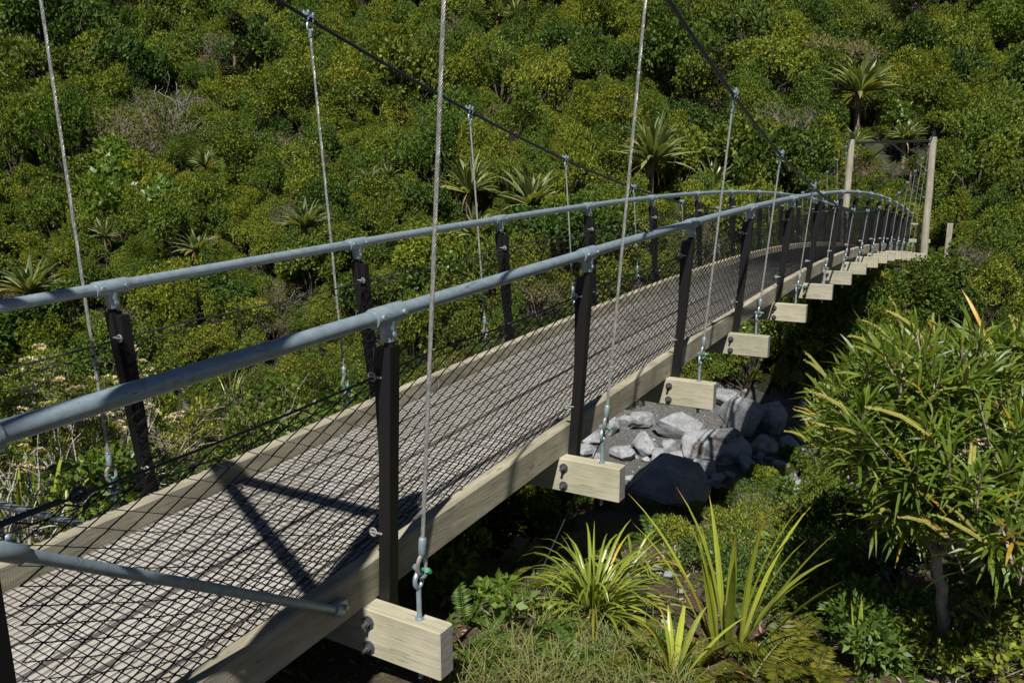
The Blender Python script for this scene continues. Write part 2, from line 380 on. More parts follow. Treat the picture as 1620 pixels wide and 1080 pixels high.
# deck planks
mb = MB(); W = 1.27; NP = 6; pw = W / NP
ys = np.linspace(-1.2, YEND + .3, 66)
random.seed(3)
for i in range(NP):
    x0 = -W / 2 + i * pw + .001; x1 = x0 + pw - .002
    joints = sorted(set([0, len(ys) - 1] + [j for j in range((i * 5) % 9 + 4, len(ys) - 3, 9)]))
    for a, b in zip(joints[:-1], joints[1:]):
        seg = list(range(a, b + 1)); v = []; dz = random.uniform(-.002, .002)
        for n_, j in enumerate(seg):
            y = ys[j] + (.003 if n_ == 0 else (-.003 if n_ == len(seg) - 1 else 0)); zt = zdeck(y) + .065 + dz
            e = .006
            g = .0115
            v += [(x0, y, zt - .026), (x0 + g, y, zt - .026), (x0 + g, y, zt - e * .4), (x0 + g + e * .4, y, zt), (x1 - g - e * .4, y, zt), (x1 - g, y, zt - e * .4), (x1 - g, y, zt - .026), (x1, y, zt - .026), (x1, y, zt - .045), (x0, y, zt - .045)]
        f = []; K = 10; mis = []
        for q in range(len(seg) - 1):
            for c_ in range(K): f.append((q * K + c_, q * K + (c_ + 1) % K, (q + 1) * K + (c_ + 1) % K, (q + 1) * K + c_)); mis.append(1 if c_ in (0, 6) else 0)  # groove floors get the painted shade colour
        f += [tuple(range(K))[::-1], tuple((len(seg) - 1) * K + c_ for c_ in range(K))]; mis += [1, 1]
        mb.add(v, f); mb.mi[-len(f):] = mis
mb.obj('deck', [DECK, GROOVE_SHADE], bridge)

# edge boards: lengths that follow the camber
for side, lab in ((1, None), (-1, 'weathered edge board on the far side of the deck')):
    mb = MB(); xi, xo = (.632, .705) if side > 0 else (-.632, -.708)
    breaks = [-1.2] + [YK[k] + .62 for k in range(0, 15, 2)] + [YEND]
    for a, b in zip(breaks[:-1], breaks[1:]):
        yy = np.linspace(a + .002, b - .002, 12); v = []; dx = random.uniform(-.003, .003); dz = random.uniform(-.004, .004)
        for y in yy:
            zb = zdeck(y) + .003; zt = zdeck(y) + .172 + dz; e = .009
            xa, xb = sorted((xi + dx, xo + dx))
            v += [(xa, y, zb), (xa, y, zt - e), (xa + e, y, zt), (xb - e, y, zt), (xb, y, zt - e), (xb, y, zb)]
        f = []
        for q in range(len(yy) - 1):
            for c_ in range(6): f.append((q * 6 + c_, (q + 1) * 6 + c_, (q + 1) * 6 + (c_ + 1) % 6, q * 6 + (c_ + 1) % 6))
        f += [tuple(range(6)), tuple((len(yy) - 1) * 6 + c_ for c_ in range(6))[::-1]]
        mb.add(v, f)
    tag(mb.obj('edge_board', WOOD_Y, bridge), lab)

# deck netting: welded wire net stapled over the planks and the near board top
mb = MB(); rw = .0018
rs = np.random.default_rng(5)
xs = np.arange(-.605, .63, .037)
yy = np.arange(-.9, YEND, .36)
for i, x in enumerate(xs):
    p = [(x + .004 * math.sin(y * 2.1 + i) + rs.normal(0, .0015), y, zdeck(y) + .0695 + rs.normal(0, .0006)) for y in yy]
    mb.tube(p, rw, 3, cap=False)
for j, y in enumerate(np.arange(-.9, YEND - .05, .037)):
    xx = np.linspace(-.61, .628, 6)
    p = [(x, y + .006 * math.sin(x * 5 + j * .31) + rs.normal(0, .0015), zdeck(y) + .0735) for x in xx]
    if False: p += [(.636, y + .004, zdeck(y) + .170), (.67, y + .01, zdeck(y) + .178 + rs.normal(0, .002)), (.706, y + .016, zdeck(y) + .178)]
    mb.tube(p, rw, 3, cap=False)
mb.obj('deck_netting', WIRE, bridge)

# transoms with through bolts
def bolt_mesh():
    b = MB()
    b.tube([(0, 0, 0), (0, -.006, 0)], .027, 14); b.tube([(0, -.006, 0), (0, -.022, 0)], .0155, 6); b.tube([(0, -.022, 0), (0, -.046, 0)], .0085, 8)
    return b.mesh('bolt', [BOLT], smooth=True)
BOLT_ME = bolt_mesh()
def bearer(y, L, t, h, zc):
    b = MB(); rng = random.Random(int(y * 100))
    b.box((0, 0, 0), (2 * L, t, h), 0, bev=.005, endmi=1, endaxis=0)
    o = b.obj('transom', [WOOD_X, ENDG], bridge, loc=(0, y, zc)); return o
LT, TT, HT = 1.083, .089, .203
for k, y in enumerate(YK):
    o = bearer(y, LT, TT, HT, zdeck(y) - HT / 2)
    for sx in (1, -1):
        for dz in (.047, -.062):
            b = link('bolt', BOLT_ME, o); b.location = (sx * .735, -TT / 2, dz)
o = bearer(27.95, 1.30, .10, .24, zdeck(27.95) - .125); tag(o, 'wide pale timber sill at the foot of the far portal')
for dz in (.05, -.04):
    b = link('bolt', BOLT_ME, o); b.location = (1.16, -.05, dz)

# handrails
def rail_z(y): return float(zdeck(y)) + HR
for side, xr in ((1, XRN), (-1, -XRF)):
    mb = MB(); yy = np.linspace(YK[0] - .05, 27.6, 160)
    mb.tube([(xr, y, rail_z(y)) for y in yy], .0283, 16)
    mb.obj('handrail', GALV, bridge, smooth=True)

# posts, rail fittings
def post_mesh(side):
    """black steel post leaning outward: square section with a tapering inner web; origin on the deck line"""
    b = MB(); t = .0275
    def sec(z): return .742 + (.842 - .742) * (z / 1.10) if z > 0 else .742
    zs = [-.19, 0, .3, .7, 1.075]
    v = []
    for z in zs:
        x = sec(z) * side
        v += [(x - t, -t, z), (x + t, -t, z), (x + t, t, z), (x - t, t, z)]
    f = [(i * 4 + j, i * 4 + (j + 1) % 4, (i + 1) * 4 + (j + 1) % 4, (i + 1) * 4 + j) for i in range(len(zs) - 1) for j in range(4)]
    f += [(3, 2, 1, 0), tuple((len(zs) - 1) * 4 + j for j in range(4))]
    b.add(v, f)
    # tapering stiffener web on the deck side
    def wx(z, wdt): x = sec(z) - t - .001; return (x - wdt) * side, x * side
    zz = [.45, .70, 1.06]; wd = [.002, .018, .042]
    v = []
    for z, q in zip(zz, wd):
        xa, xb = wx(z, q); v += [(xa, -.012, z), (xb, -.012, z), (xb, .034, z), (xa, .034, z)]
    f = [(i * 4 + j, i * 4 + (j + 1) % 4, (i + 1) * 4 + (j + 1) % 4, (i + 1) * 4 + j) for i in range(2) for j in range(4)] + [(3, 2, 1, 0), (8, 9, 10, 11)]
    b.add(v, f)
    xt = .842 * side
    b.tube([(xt, 0, 1.06), (xt + .003 * side, 0, 1.14)], .021, 10)
    return b.mesh('post', [BLK])
def fitting_mesh(side, xr):
    b = MB(); r = .038
    b.tube([(xr, -.085, 0), (xr, -.081, 0), (xr, .081, 0), (xr, .085, 0)], [r * .97, r, r, r * .97], 16)
    b.tube([(xr, 0, 0), (xr, 0, -.045), (xr - .002 * side, 0, -.098), (xr - .002 * side, 0, -.100)], [.036, .033, .029, .027], 14)
    for y, z in ((-.06, .004), (.06, .004), (0, -.072)):
        rr = r if z > 0 else .028
        yo = y
        b.tube([(xr + rr * .9, yo, z), (xr + rr + .007, yo, z)], .0105, 10); b.tube([(xr + rr + .007, yo, z), (xr + rr + .0075, yo, z)], .006, 8)
    return b.mesh('rail_fitting', [GALV], smooth=True)
def eye_mesh(side):
    b = MB()
    b.torus((.0, 0, 0), .016, .0045, (1, 0, 0), (0, 0, 1), 12, 5); b.tube([(-.016 * -side * -1, 0, 0), (side * .045, 0, 0)], .005, 6)
    return b.mesh('eye_bolt', [ROPE], smooth=True)
PM = {s: post_mesh(s) for s in (1, -1)}; FM = {1: fitting_mesh(1, XRN), -1: fitting_mesh(-1, -XRF)}; EM = {s: eye_mesh(s) for s in (1, -1)}
for side in (1, -1):
    for k, y in enumerate(YK):
        yp = y + TT / 2 + .029; zd = float(zdeck(y))
        p = link('post', PM[side], bridge, (0, yp, zd))
        sl = math.atan(float(zdeck(yp + .5) - zdeck(yp - .5)))
        p.rotation_euler = (sl, 0, 0)
        q = link('rail_fitting', FM[side], p, (0, 0, HR))
        link('eye_bolt', EM[side], p, (side * .772, -.03, .955)); link('eye_bolt', EM[side], p, (side * .715, -.03, .30))

# fence wires and chain link mesh
def fx(h, side): return .700 + (.775 - .700) * np.clip((h - .17) / .785, 0, 1) if side < 0 else .585 + (.777 - .585) * (np.clip((h - .09) / (.955 - .09), 0, 1)) ** .8
for side in (1, -1):
    yy = np.linspace(YK[0] + .04, 27.4, 200)
    def wob(y): return -.018 * abs(math.sin(math.pi * (y - YK[0]) / 1.8)) ** 1.0
    mb = MB(); mb.tube([(side * .772, y, zdeck(y) + .957 + wob(y)) for y in yy], .0046, 5)
    for y0 in (.60,):
        z = zdeck(y0) + .955
        mb.tube([(side * .772, .48, zdeck(.48) + .955), (side * .772, y0 + .03, z)], 0.0085, 8)
        mb.torus((side * .772, y0 + .075, z), .021, .006, (0, 1, 0), (0, 0, 1), 14, 6, sv=.75)
        mb.tube([(side * .772 - .03, y0 + .075, z), (side * .772 + .03, y0 + .075, z)], .007, 6)
    mb.tube([(side * (.768), y, zdeck(y) + .930 + 2.1 * wob(y) - .004 * math.sin(y * 7)) for y in yy], .0022, 4)
    mb.obj('fence_wire', CABLE, bridge)
    mb = MB(); a = .029; hs = np.arange(.085 if side > 0 else .165, .955, .0297); nw = int((27.3 - .53) / (2 * a)); rs = np.random.default_rng(11 + side)
    for i in range(nw):
        yc = .56 + i * 2 * a
        sag = .008 * math.sin(yc * 1.9 + side) + .005 * math.sin(yc * 5.3)
        jj = np.arange(len(hs)); zig = np.where((jj + i) % 2 == 0, 1, -1)
        bulge = .012 * np.sin(hs * 4.0 + yc * 1.3) + .006 * np.sin(hs * 11 + yc * 3.1)
        ypt = yc + zig * (a * 1.03) + .010 * np.sin(hs * 5 + yc * .9) + rs.normal(0, .0018, len(hs))
        top = wob(yc) * (hs - .085) / .87
        P = np.stack([side * (fx(hs, side) - .004 - bulge * np.sin((hs - .085) / .87 * math.pi) - .0016 * zig), ypt, zdeck(yc) + hs + top + sag * np.sin((hs - .085) / .87 * math.pi)], 1)
        mb.tube(P, .0032, 4, cap=False)
    mb.obj('fence_mesh', WIRE, bridge)

# main cables
TOPY = 28.26
for side in (1, -1):
    pts = [np.array([side * 1.62, -5.2, -.3]), np.array([side * 1.25, 0.0, 3.80])]
    pts += [cablep(y, side) for y in np.linspace(.5, 27.6, 90)] + [np.array([side * 1.185, TOPY, 3.405]), np.array([side * 1.3, 33.5, -.6])]
    mb = MB(); mb.tube(pts, .0135, 8); mb.obj('main_cable', CABLE, bridge, smooth=True)

# hangers
def hanger(k, side):
    y = YK[k]; zd = float(zdeck(y)); c = cablep(y, side)
    base = np.array([side * .9555, y, zd]); top = c
    d = top - base; Ln = np.linalg.norm(d); d /= Ln
    detail = k <= 4
    ring_a = base + np.array([0, 0, .155 if k else .155])
    L0 = .27; L1 = Ln - .115
    if L1 < L0 + .08: L0 = .24; L1 = max(L0 + .05, Ln - .10)
    mb = MB()
    p0 = base + d * (L0 + .04); p1 = base + d * L1
    if k <= 2 or (side < 0 and k <= 2):
        n = int(np.linalg.norm(p1 - p0) / .009); t = np.linspace(0, 1, n); ax = p0 + (p1 - p0) * t[:, None]
        e1 = np.cross(d, (0, 1, 0)); e1 /= np.linalg.norm(e1); e2 = np.cross(d, e1)
        for s_ in range(6):
            ph = t * np.linalg.norm(p1 - p0) / .075 * 2 * math.pi + s_ * math.pi / 3
            mb.tube(ax + .0052 * (np.cos(ph)[:, None] * e1 + np.sin(ph)[:, None] * e2), .0034, 5, cap=False)
    else: mb.tube([p0, (p0 + p1) / 2, p1], .0082 if k < 5 else .0066, 8)
    # rope loop round the thimble
    lc = base + d * (L0 - .035)
    mb.torus(lc, .026, .0085, (0, 1, 0), d, 14, 6, a0=-.35 * math.pi, a1=1.35 * math.pi, sv=1.5)
    h = mb.obj('hanger', ROPE, bridge, smooth=True)
    mb = MB(); mb.tube([base + d * (L0 + .005), base + d * (L0 + .01), base + d * (L0 + .072), base + d * (L0 + .077)], [.012, .0155, .0155, .012], 12)
    mb.obj('ferrule', GALV, h, smooth=True); mb = MB()
    mb.tube([base + d * (L1 - .002), base + d * (L1 + .004), base + d * (L1 + .05)], [.011, .0145, .0125], 10)
    mb.obj('ferrule', GALV, h, smooth=True)
    # eye bolt through the transom
    mb = MB(); mb.tube([base + (0, 0, -.25), base + (0, 0, .14)], .0105, 10); mb.torus(base + (0, 0, .165), .027, .0095, (0, .8, 0.0), (0, 0, 1), 16, 8, sv=1.1)
    mb.tube([base + (0, 0, .0), base + (0, 0, .006)], .018, 10); mb.tube([base + (0, 0, -.204), base + (0, 0, -.222)], .018, 6)
    mb.obj('eye_bolt', GALV, h, smooth=True)
    # bow shackle and green pin
    mb = MB(); sc_ = base + d * .212
    mb.torus(sc_, .024, .0075, (1, 0, 0), -d, 12, 6, a0=-.15 * math.pi, a1=1.15 * math.pi, sv=1.3)
    for sx in (-1, 1): mb.tube([sc_ + np.array([sx * .024, 0, .008]) - (.016, 0, 0) * np.array([0, 0, 0]), sc_ + np.array([sx * .024, 0, 0]) + (.006 * sx, 0, .0)], .013, 8)
    mb.tube([sc_ + np.array([-.036, 0, .004]), sc_ + np.array([.036, 0, .004])], .007, 8, mi=1); mb.tube([sc_ + np.array([.032, 0, .004]), sc_ + np.array([.046, -.003, .004])], [.010, .008], 8, mi=1)
    mb.obj('shackle', [GALV, GREEN], h, smooth=True)
    # cable clamp: two U bolts with nuts, a shackle below
    mb = MB(); tdir = cablep(y + .1, side) - cablep(y - .1, side); tdir /= np.linalg.norm(tdir)
    for s_ in (-1, 1):
        cc = c + tdir * .021 * s_
        mb.torus(cc, .019, .006, (1, 0, 0), (0, 0, 1), 12, 5, a0=math.pi, a1=2 * math.pi)
        mb.box(cc + (0, 0, .018), (.052, .022, .016), 0)
        for sx in (-1, 1): mb.tube([cc + np.array([sx * .019, 0, .0]), cc + np.array([sx * .019, 0, .046])], .0055, 6); mb.tube([cc + np.array([sx * .019, 0, .026]), cc + np.array([sx * .019, 0, .040])], .0105, 6)
    mb.torus(c + d * -.052, .022, .0075, (0, 1, 0), d, 14, 6, sv=1.55)
    mb.obj('cable_clamp', GALV, h, smooth=True)
for side in (1, -1):
    for k in range(1, 16): hanger(k, side)

# pipe braces holding the first posts and a guy wire under the deck
for side in (1, -1):
    a = np.array([side * .846, .44, .846]); b = np.array([side * .738, 1.62, .085]) if side > 0 else np.array([-.738, 1.58, .10])
    mb = MB(); mb.tube([a, b], .0165, 12)
    d = (b - a) / np.linalg.norm(b - a)
    mb.tube([a - d * .02, a - d * .01, a + d * .06, a + d * .065], [.02, .024, .024, .02], 12); mb.sphere(a + np.array([0, .02, .024]), .010)
    mb.tube([b - d * .03, b + d * .02], [.024, .024], 12); mb.box(b + np.array([-.012 * side, .02, 0]), (.030, .07, .055), 0, bev=.004)
    mb.tube([b + np.array([0, .03, 0]), b + np.array([.022 * side, .03, 0])], .010, 8)
    mb.obj('pipe_brace', GALV, bridge, smooth=True)
mb = MB(); mb.tube([(.60, 4.4, -.02), (.72, 3.2, -.55), (.86, 2.0, -1.05)], .004, 5); mb.obj('guy_wire', CABLE, bridge)

# ------------------------------------------------------------------ portal towers
def portal(name, y, zbase, ztop, label):
    t = empty(name, (0, y, zbase), label=label, cat='bridge portal')
    H = ztop - zbase
    for s in (-1, 1):
        mb = MB(); xt, xb = 1.19 * s, 1.225 * s
        n = 14; zz = np.linspace(-.5, H, n)
        mb.tube([(xb + (xt - xb) * z / H + .004 * math.sin(z * 3 + s), .004 * math.cos(z * 2.3), z) for z in zz], np.linspace(.118, .104, n), 18)
        p = mb.obj('pole', POLE, t, smooth=True)
        mb = MB(); mb.tube([(xt, 0, H), (xt, 0, H + .03)], .106, 18); mb.box((xt, 0, H + .09), (.10, .16, .16), 0, bev=.01); mb.tube([(xt, -.10, H + .17), (xt, 0, H + .195), (xt, .10, H + .17)], .03, 8)
        mb.obj('saddle', BLK, p)
        b = MB()
        for z in (H - .12, H - 1.08, H - 1.9):
            b.tube([(xt + .095, -.0, z), (xt + .125, 0, z)], .014, 6); b.tube([(xt - .125, 0, z + .05), (xt - .095, 0, z + .05)], .014, 6)
        b.obj('bolt', BOLT, p)
    mb = MB(); mb.box((0, 0, H - .115), (2.15, .065, .075), 0, bev=.004); mb.obj('crossbar', BLK, t)
    for s in (-1, 1):
        a = Vector((0.03 * s, .0, H - .16)); b = Vector((1.10 * s, 0, H - 1.10)); d = (b - a); ang = math.atan2(d.z, d.x)
        mb = MB(); rot = Matrix.Rotation(-ang, 3, 'Y'); mb.box(((a + b) / 2)[:], (d.length, .05, .055), 0, rot=rot); mb.obj('brace', BLK, t)
    return t
portal('portal_tower', TOPY + .02, -.55, 3.20, 'far portal of two pale timber poles with black steel crossbar and braces')
portal('portal_tower', 0.02, -.40, 3.56, 'near portal of two timber poles whose shadow falls across the deck')

# landing furniture on the far bank
mb = MB(); mb.box((0, 0, .35), (.17, .17, 1.5), 0, bev=.012)
o = mb.obj('timber_post', [POLE], loc=(1.86, 29.4, .02 - .35)); o.location.z = -.60; tag(o, 'short pale timber post in the bushes right of the far portal', 'post')
t = empty('landing_rail', (1.0, 28.75, -.5), label='low pale timber rail beside the foot of the far right pole', cat='rail')
mb = MB(); mb.box((0, 0, .47), (.09, .09, 1.0), 0, bev=.008); mb.obj('post', POLE, t)
mb = MB(); mb.box((-.1, -.03, .98), (.5, .14, .05), 0, bev=.008); mb.obj('cap_board', WOOD_X, t)
mb = MB(); mb.box((.05, -.06, .44), (.62, .05, .12), 0, bev=.008); mb.obj('cross_board', WOOD_X, t)

# ------------------------------------------------------------------ plant builders (numpy)
def norm(a): return a / (np.linalg.norm(a, axis=-1, keepdims=True) + 1e-9)
def diamonds(P, D, N, L, Wd, bend=.15):
    """leaf = one pointed quad: base, side, tip, side"""
    S = norm(np.cross(D, N)); L = np.asarray(L)[..., None]; Wd = np.asarray(Wd)[..., None]
    m = P + D * L * .45
    return np.stack([P, m - S * Wd * .5 + N * L * .04, P + D * L - N * L * bend, m + S * Wd * .5 + N * L * .04], 1)
def tubeq(pts, r, n=3):
    pts = np.asarray(pts, float); m = len(pts); r = np.broadcast_to(np.asarray(r, float), (m,))
    t = norm(np.gradient(pts, axis=0)); up = np.where(np.abs(t[:, 2:3]) < .9, np.array([[0, 0, 1.0]]), np.array([[1.0, 0, 0]]))
    A = norm(np.cross(t, up)); B = np.cross(t, A); th = np.arange(n) * 2 * math.pi / n
    v = pts[:, None] + r[:, None, None] * (A[:, None] * np.cos(th)[None, :, None] + B[:, None] * np.sin(th)[None, :, None])
    w_ = np.roll(v, -1, axis=1)
    return np.stack([v[:-1], w_[:-1], w_[1:], v[1:]], 2).reshape(-1, 4, 3)
def rdir(rs, n, zmin=-1.0):
    z = rs.uniform(zmin, 1, n); a = rs.uniform(0, 2 * math.pi, n); q = np.sqrt(1 - z * z)
    return np.stack([q * np.cos(a), q * np.sin(a), z], 1)
def lobes_for(rs, R, H, n, rl):
    d = rdir(rs, n, -.05); k = rs.uniform(.40, 1.12, n)
    c = np.stack([d[:, 0] * R * k * (1 - .25 * np.maximum(d[:, 2], 0)), d[:, 1] * R * k * (1 - .25 * np.maximum(d[:, 2], 0)), H * .42 + d[:, 2] * H * .48 * k], 1)
    return c + rs.normal(0, R * .07, c.shape), R * rs.uniform(rl[0] * .75, rl[1] * 1.08, n) * (1.18 - .32 * k)
def leafcloud(rs, C, r, n, L, Wd, up=.45, out=.8, shell=.3, zmin=-.45, tuft=1):
    w_ = r ** 2; li = rs.choice(len(C), n // tuft, p=w_ / w_.sum())
    d = rdir(rs, n // tuft, zmin); d[:, 2] *= 1.0
    rad = r[li] * (1 - shell * rs.random(n // tuft) ** 1.6) * rs.uniform(.86, 1.1, n // tuft) * np.where(rs.random(n // tuft) < .07, rs.uniform(1.05, 1.4, n // tuft), 1)
    P = C[li] + d * rad[:, None] * np.array([1, 1, .82])
    if tuft > 1: P = np.repeat(P, tuft, 0); d = np.repeat(d, tuft, 0)
    n = len(P)
    D = norm(d * out + np.array([0, 0, up]) + rs.normal(0, .65, (n, 3)))
    N = norm(d * .8 + np.array([0, 0, .5]) + rs.normal(0, .45, (n, 3)))
    N = norm(N - D * (N * D).sum(1, keepdims=True))
    return diamonds(P, D, N, L * rs.uniform(.65, 1.3, n), Wd * rs.uniform(.7, 1.25, n))
def twigs(rs, C, r, r0, n_sub=2, base=(0, 0, 0)):
    Q = []
    for c, rr in zip(C, r):
        b = np.array(base) + rs.normal(0, r0 * 1.5, 3) * [1, 1, 0]; m = (b + c) / 2 + rs.normal(0, .06, 3)
        Q.append(tubeq([b, m, c], [r0, r0 * .7, r0 * .4], 4))
        for _ in range(n_sub):
            e = c + rdir(rs, 1, -.2)[0] * rr * rs.uniform(.6, 1.02); Q.append(tubeq([c * .7 + m * .3, (c + e) / 2 + rs.normal(0, .03, 3), e], [r0 * .45, r0 * .3, r0 * .12], 3))
    return np.concatenate(Q)
def shrub_mesh(name, seed, R, H, nl, n, L, Wd, leaf, twig, rl=(.34, .52), sub=2, r0=.014, **kw):
    rs = np.random.default_rng(seed); C, r = lobes_for(rs, R, H, nl, rl)
    A = leafcloud(rs, C, r, n, L, Wd, **kw); B = twigs(rs, C, r, r0, sub)
    V = np.concatenate([A, B]); mi = np.r_[np.zeros(len(A)), np.ones(len(B))]
    return quads(name, V, [leaf, twig], mi)
SH = {
 'olive': [shrub_mesh('olive_shrub', 100 + i, .62, .95, 15, 6000, .042, .021, L_YEL, TWIGD, up=.7, tuft=3, rl=(.22, .40), zmin=-.6) for i in range(4)],
 'dark': [shrub_mesh('dark_shrub', 200 + i, .62, 1.0, 12, 4000, .058, .035, L_DRK, TWIGD, up=.35, rl=(.28, .46)) for i in range(3)],
 'mid': [shrub_mesh('mid_shrub', 600 + i, .62, 1.05, 14, 5200, .048, .026, L_MID, TWIGD, up=.5, tuft=4, rl=(.24, .42), zmin=-.6) for i in range(3)],
 'brown': [shrub_mesh('twiggy_shrub', 300 + i, .60, .85, 12, 1300, .045, .018, L_BRN, TWIG, sub=9, r0=.011) for i in range(2)],
 'lime': [shrub_mesh('bright_shrub', 400 + i, .55, .8, 10, 1500, .085, .05, L_LIM, TWIGD, up=.4) for i in range(2)],
 'rust': [shrub_mesh('rusty_shrub', 500, .55, .8, 11, 1900, .055, .028, L_RED, TWIG, up=.5, sub=4)],
}
LAB = {'olive': 'rounded olive green small leaved shrub on the sunlit hillside', 'dark': 'dark green glossy leaved rounded shrub among paler hillside shrubs',
       'mid': 'mid green leafy shrub with dense tufted foliage on the hillside', 'brown': 'brownish twiggy shrub with thin foliage among the hillside shrubs', 'lime': 'bright yellow green broad leaved shrub among the hillside shrubs', 'rust': 'rusty orange tinted shrub high on the hillside'}
NAM = {'olive': 'olive_shrub', 'dark': 'dark_shrub', 'mid': 'leafy_shrub', 'brown': 'twiggy_shrub', 'lime': 'bright_shrub', 'rust': 'rusty_shrub'}

# ---- strap leaved plants
def strap_clump(mb, rs, n, L, Wd, e0, e1, droop, base=(0, 0, 0), mi=0, seg=7, spread=.05, az=None, lmin=.6, flat=.25):
    base = np.array(base, float)
    for i in range(n):
        q = (i + .5) / n; el = math.radians(e0 + (e1 - e0) * q + rs.normal(0, 5))
        a = rs.uniform(0, 2 * math.pi) if az is None else rs.uniform(*az)
        l = L * rs.uniform(lmin, 1.0); w0 = Wd * rs.uniform(.75, 1.15); dr = droop * rs.uniform(.4, 1.5)
        h = np.array([math.cos(a), math.sin(a), 0]); p = base + h * spread * rs.random() + [0, 0, rs.uniform(0, .02)]
        side = np.array([-math.sin(a), math.cos(a), 0]); tw = rs.normal(0, .25)
        V = []; al = []
        for j in range(seg + 1):
            t = j / seg; ang = el - dr * t * t * 1.6
            dirv = h * math.cos(ang) + np.array([0, 0, math.sin(ang)])
            if j: p = p + dirv * l / seg
            nrm = np.cross(side, dirv); s_ = side * math.cos(tw * t) + nrm * math.sin(tw * t)
            wd = w0 * (.55 + .9 * t) if t < .35 else w0 * (.865 + .135) * max(.02, 1 - ((t - .35) / .65) ** 2.2)
            V += [p - s_ * wd * .5 + nrm * wd * flat * -.5 * -1, p - nrm * wd * flat * .3, p + s_ * wd * .5 + nrm * wd * flat * .5]
            al += [t] * 3
        f = []
        for j in range(seg):
            for k in (0, 1): f.append((j * 3 + k, j * 3 + k + 1, j * 3 + k + 4, j * 3 + k + 3))
        mb.add(V, f, mi, al)
def flax_mesh(seed, n, L, Wd, dead=8, trunk=0, mat=None):
    rs = np.random.default_rng(seed); mb = MB()
    strap_clump(mb, rs, n, L, Wd, 86, 14, .42, base=(0, 0, trunk), seg=6, spread=.06)
    return mb.mesh('leaf_clump', [mat or S_FLX], attr=True), rs
def flax_dead(rs, L, Wd, n, trunk):
    mb = MB(); strap_clump(mb, rs, n, L * .8, Wd * .8, -5, -60, .7, base=(0, 0, trunk + .02), seg=5, spread=.05); return mb.mesh('dead_leaf_skirt', [S_DEAD], attr=True)
FLX = []
for i in range(4):
    tr = [.12, .12, .55, .3][i]
    m_, rs_ = flax_mesh(40 + i, [58, 48, 84, 50][i], 1.0, .125, trunk=tr); d_ = flax_dead(rs_, 1.0, .078, [4, 4, 12, 8][i], tr)
    tb = MB(); tb.tube([(0, 0, -1.3), (.02, 0, tr * .5), (0, 0, tr + .05)], [.075, .06, .055], 8); FLX.append((m_, d_, tb.mesh('stem', [BARK])))
FSCR = []
PLANTS_XY = []      # keep-clear circles for the random hillside
def flax(kind, px, py, wpx, label, lift=.5, squash=1.0, group='flax like plants on the hillside'):
    P, dep = hit(px, py, lift + .55); s = wpx / FPX * dep / 1.4
    o = empty('flax_plant', (P[0], P[1], P[2] - .16 * s), label=label, cat='flax', group=group)
    a, d, st = FLX[kind]
    for n_, me_ in (('leaf_clump', a), ('dead_leaf_skirt', d), ('stem', st)): link(n_, me_, o)
    o.rotation_euler = (0, 0, px * 1.7); o.scale = (s, s, s * squash)
    PLANTS_XY.append((P[0], P[1], s * .75)); FSCR.append((px, py, wpx, dep)); return o
FL = [
 (2, 1030, 296, 112, 'largest spiky flax with an orange skirt, behind the deck beside the third near hanger', .5, 1.15),
 (0, 842, 322, 108, 'broad flax with yellow drooping lower leaves above the far handrail', .5, 1.0),
 (3, 742, 318, 96, 'flax with upright grey green leaves behind the second far hanger', .5, 1.1),
 (1, 752, 372, 88, 'lower flax touching the far handrail with rusty dead leaves', .45, 1.0),
 (2, 1358, 178, 104, 'large round headed flax on the slope above the far portal', .7, 1.0),
 (1, 1128, 302, 74, 'flax of tall straight blades just behind the far handrail bend', .4, 1.35),
 (0, 46, 462, 104, 'flax at the left edge with bent yellowish lower leaves', .3, .95),
 (1, 166, 374, 48, 'small pale flax low on the left slope', .4, 1.1),
 (1, 312, 394, 72, 'leaning grey green flax above the far handrail on the left', .4, .8),
 (3, 326, 272, 48, 'small flax with an orange base in the middle of the left slope', .5, 1.2),
 (0, 482, 358, 84, 'flax with stiff blades left of the first tall far hanger', .4, .95),
 (3, 585, 292, 52, 'small flax with yellow hanging leaves, left one of a pair', .5, .9),
 (1, 614, 282, 46, 'small flax with stiff leaves, right one of a pair', .5, .9),
 (0, 1432, 220, 56, 'flax half hidden behind the crossbar of the far portal', .6, 1.0),
 (1, 1352, 226, 50, 'small dark flax just behind the top of the far left pole', .6, .9),
 (0, 1326, 48, 50, 'distant flax near the top edge above the round headed flax', .7, .9),
 (3, 1410, 60, 44, 'distant flax, left one of a pair by the bare earth', .7, .9),
 (0, 1446, 58, 48, 'distant flax, right one of a pair by the bare earth', .7, .9),
 (2, 790, 42, 46, 'distant flax with a brown skirt, left one of a pair near the top', .8, 1.1),
 (2, 816, 50, 48, 'distant flax with a brown skirt, right one of a pair near the top', .8, 1.2),
 (1, 960, 165, 54, 'lone pale flax high between the two bare hanger wires', .6, .8),
 (1, 430, 118, 46, 'distant faint flax left of the uppermost cable clamp', .6, .8),
 (0, 1442, 262, 40, 'small flax with an orange leaf seen through the far portal', .6, .9),
]
for a in FL: flax(*a)
PLANTS_XY.append((1.86, 29.4, 1.2)); FSCR.append((1500, 368, 34, 26.5))

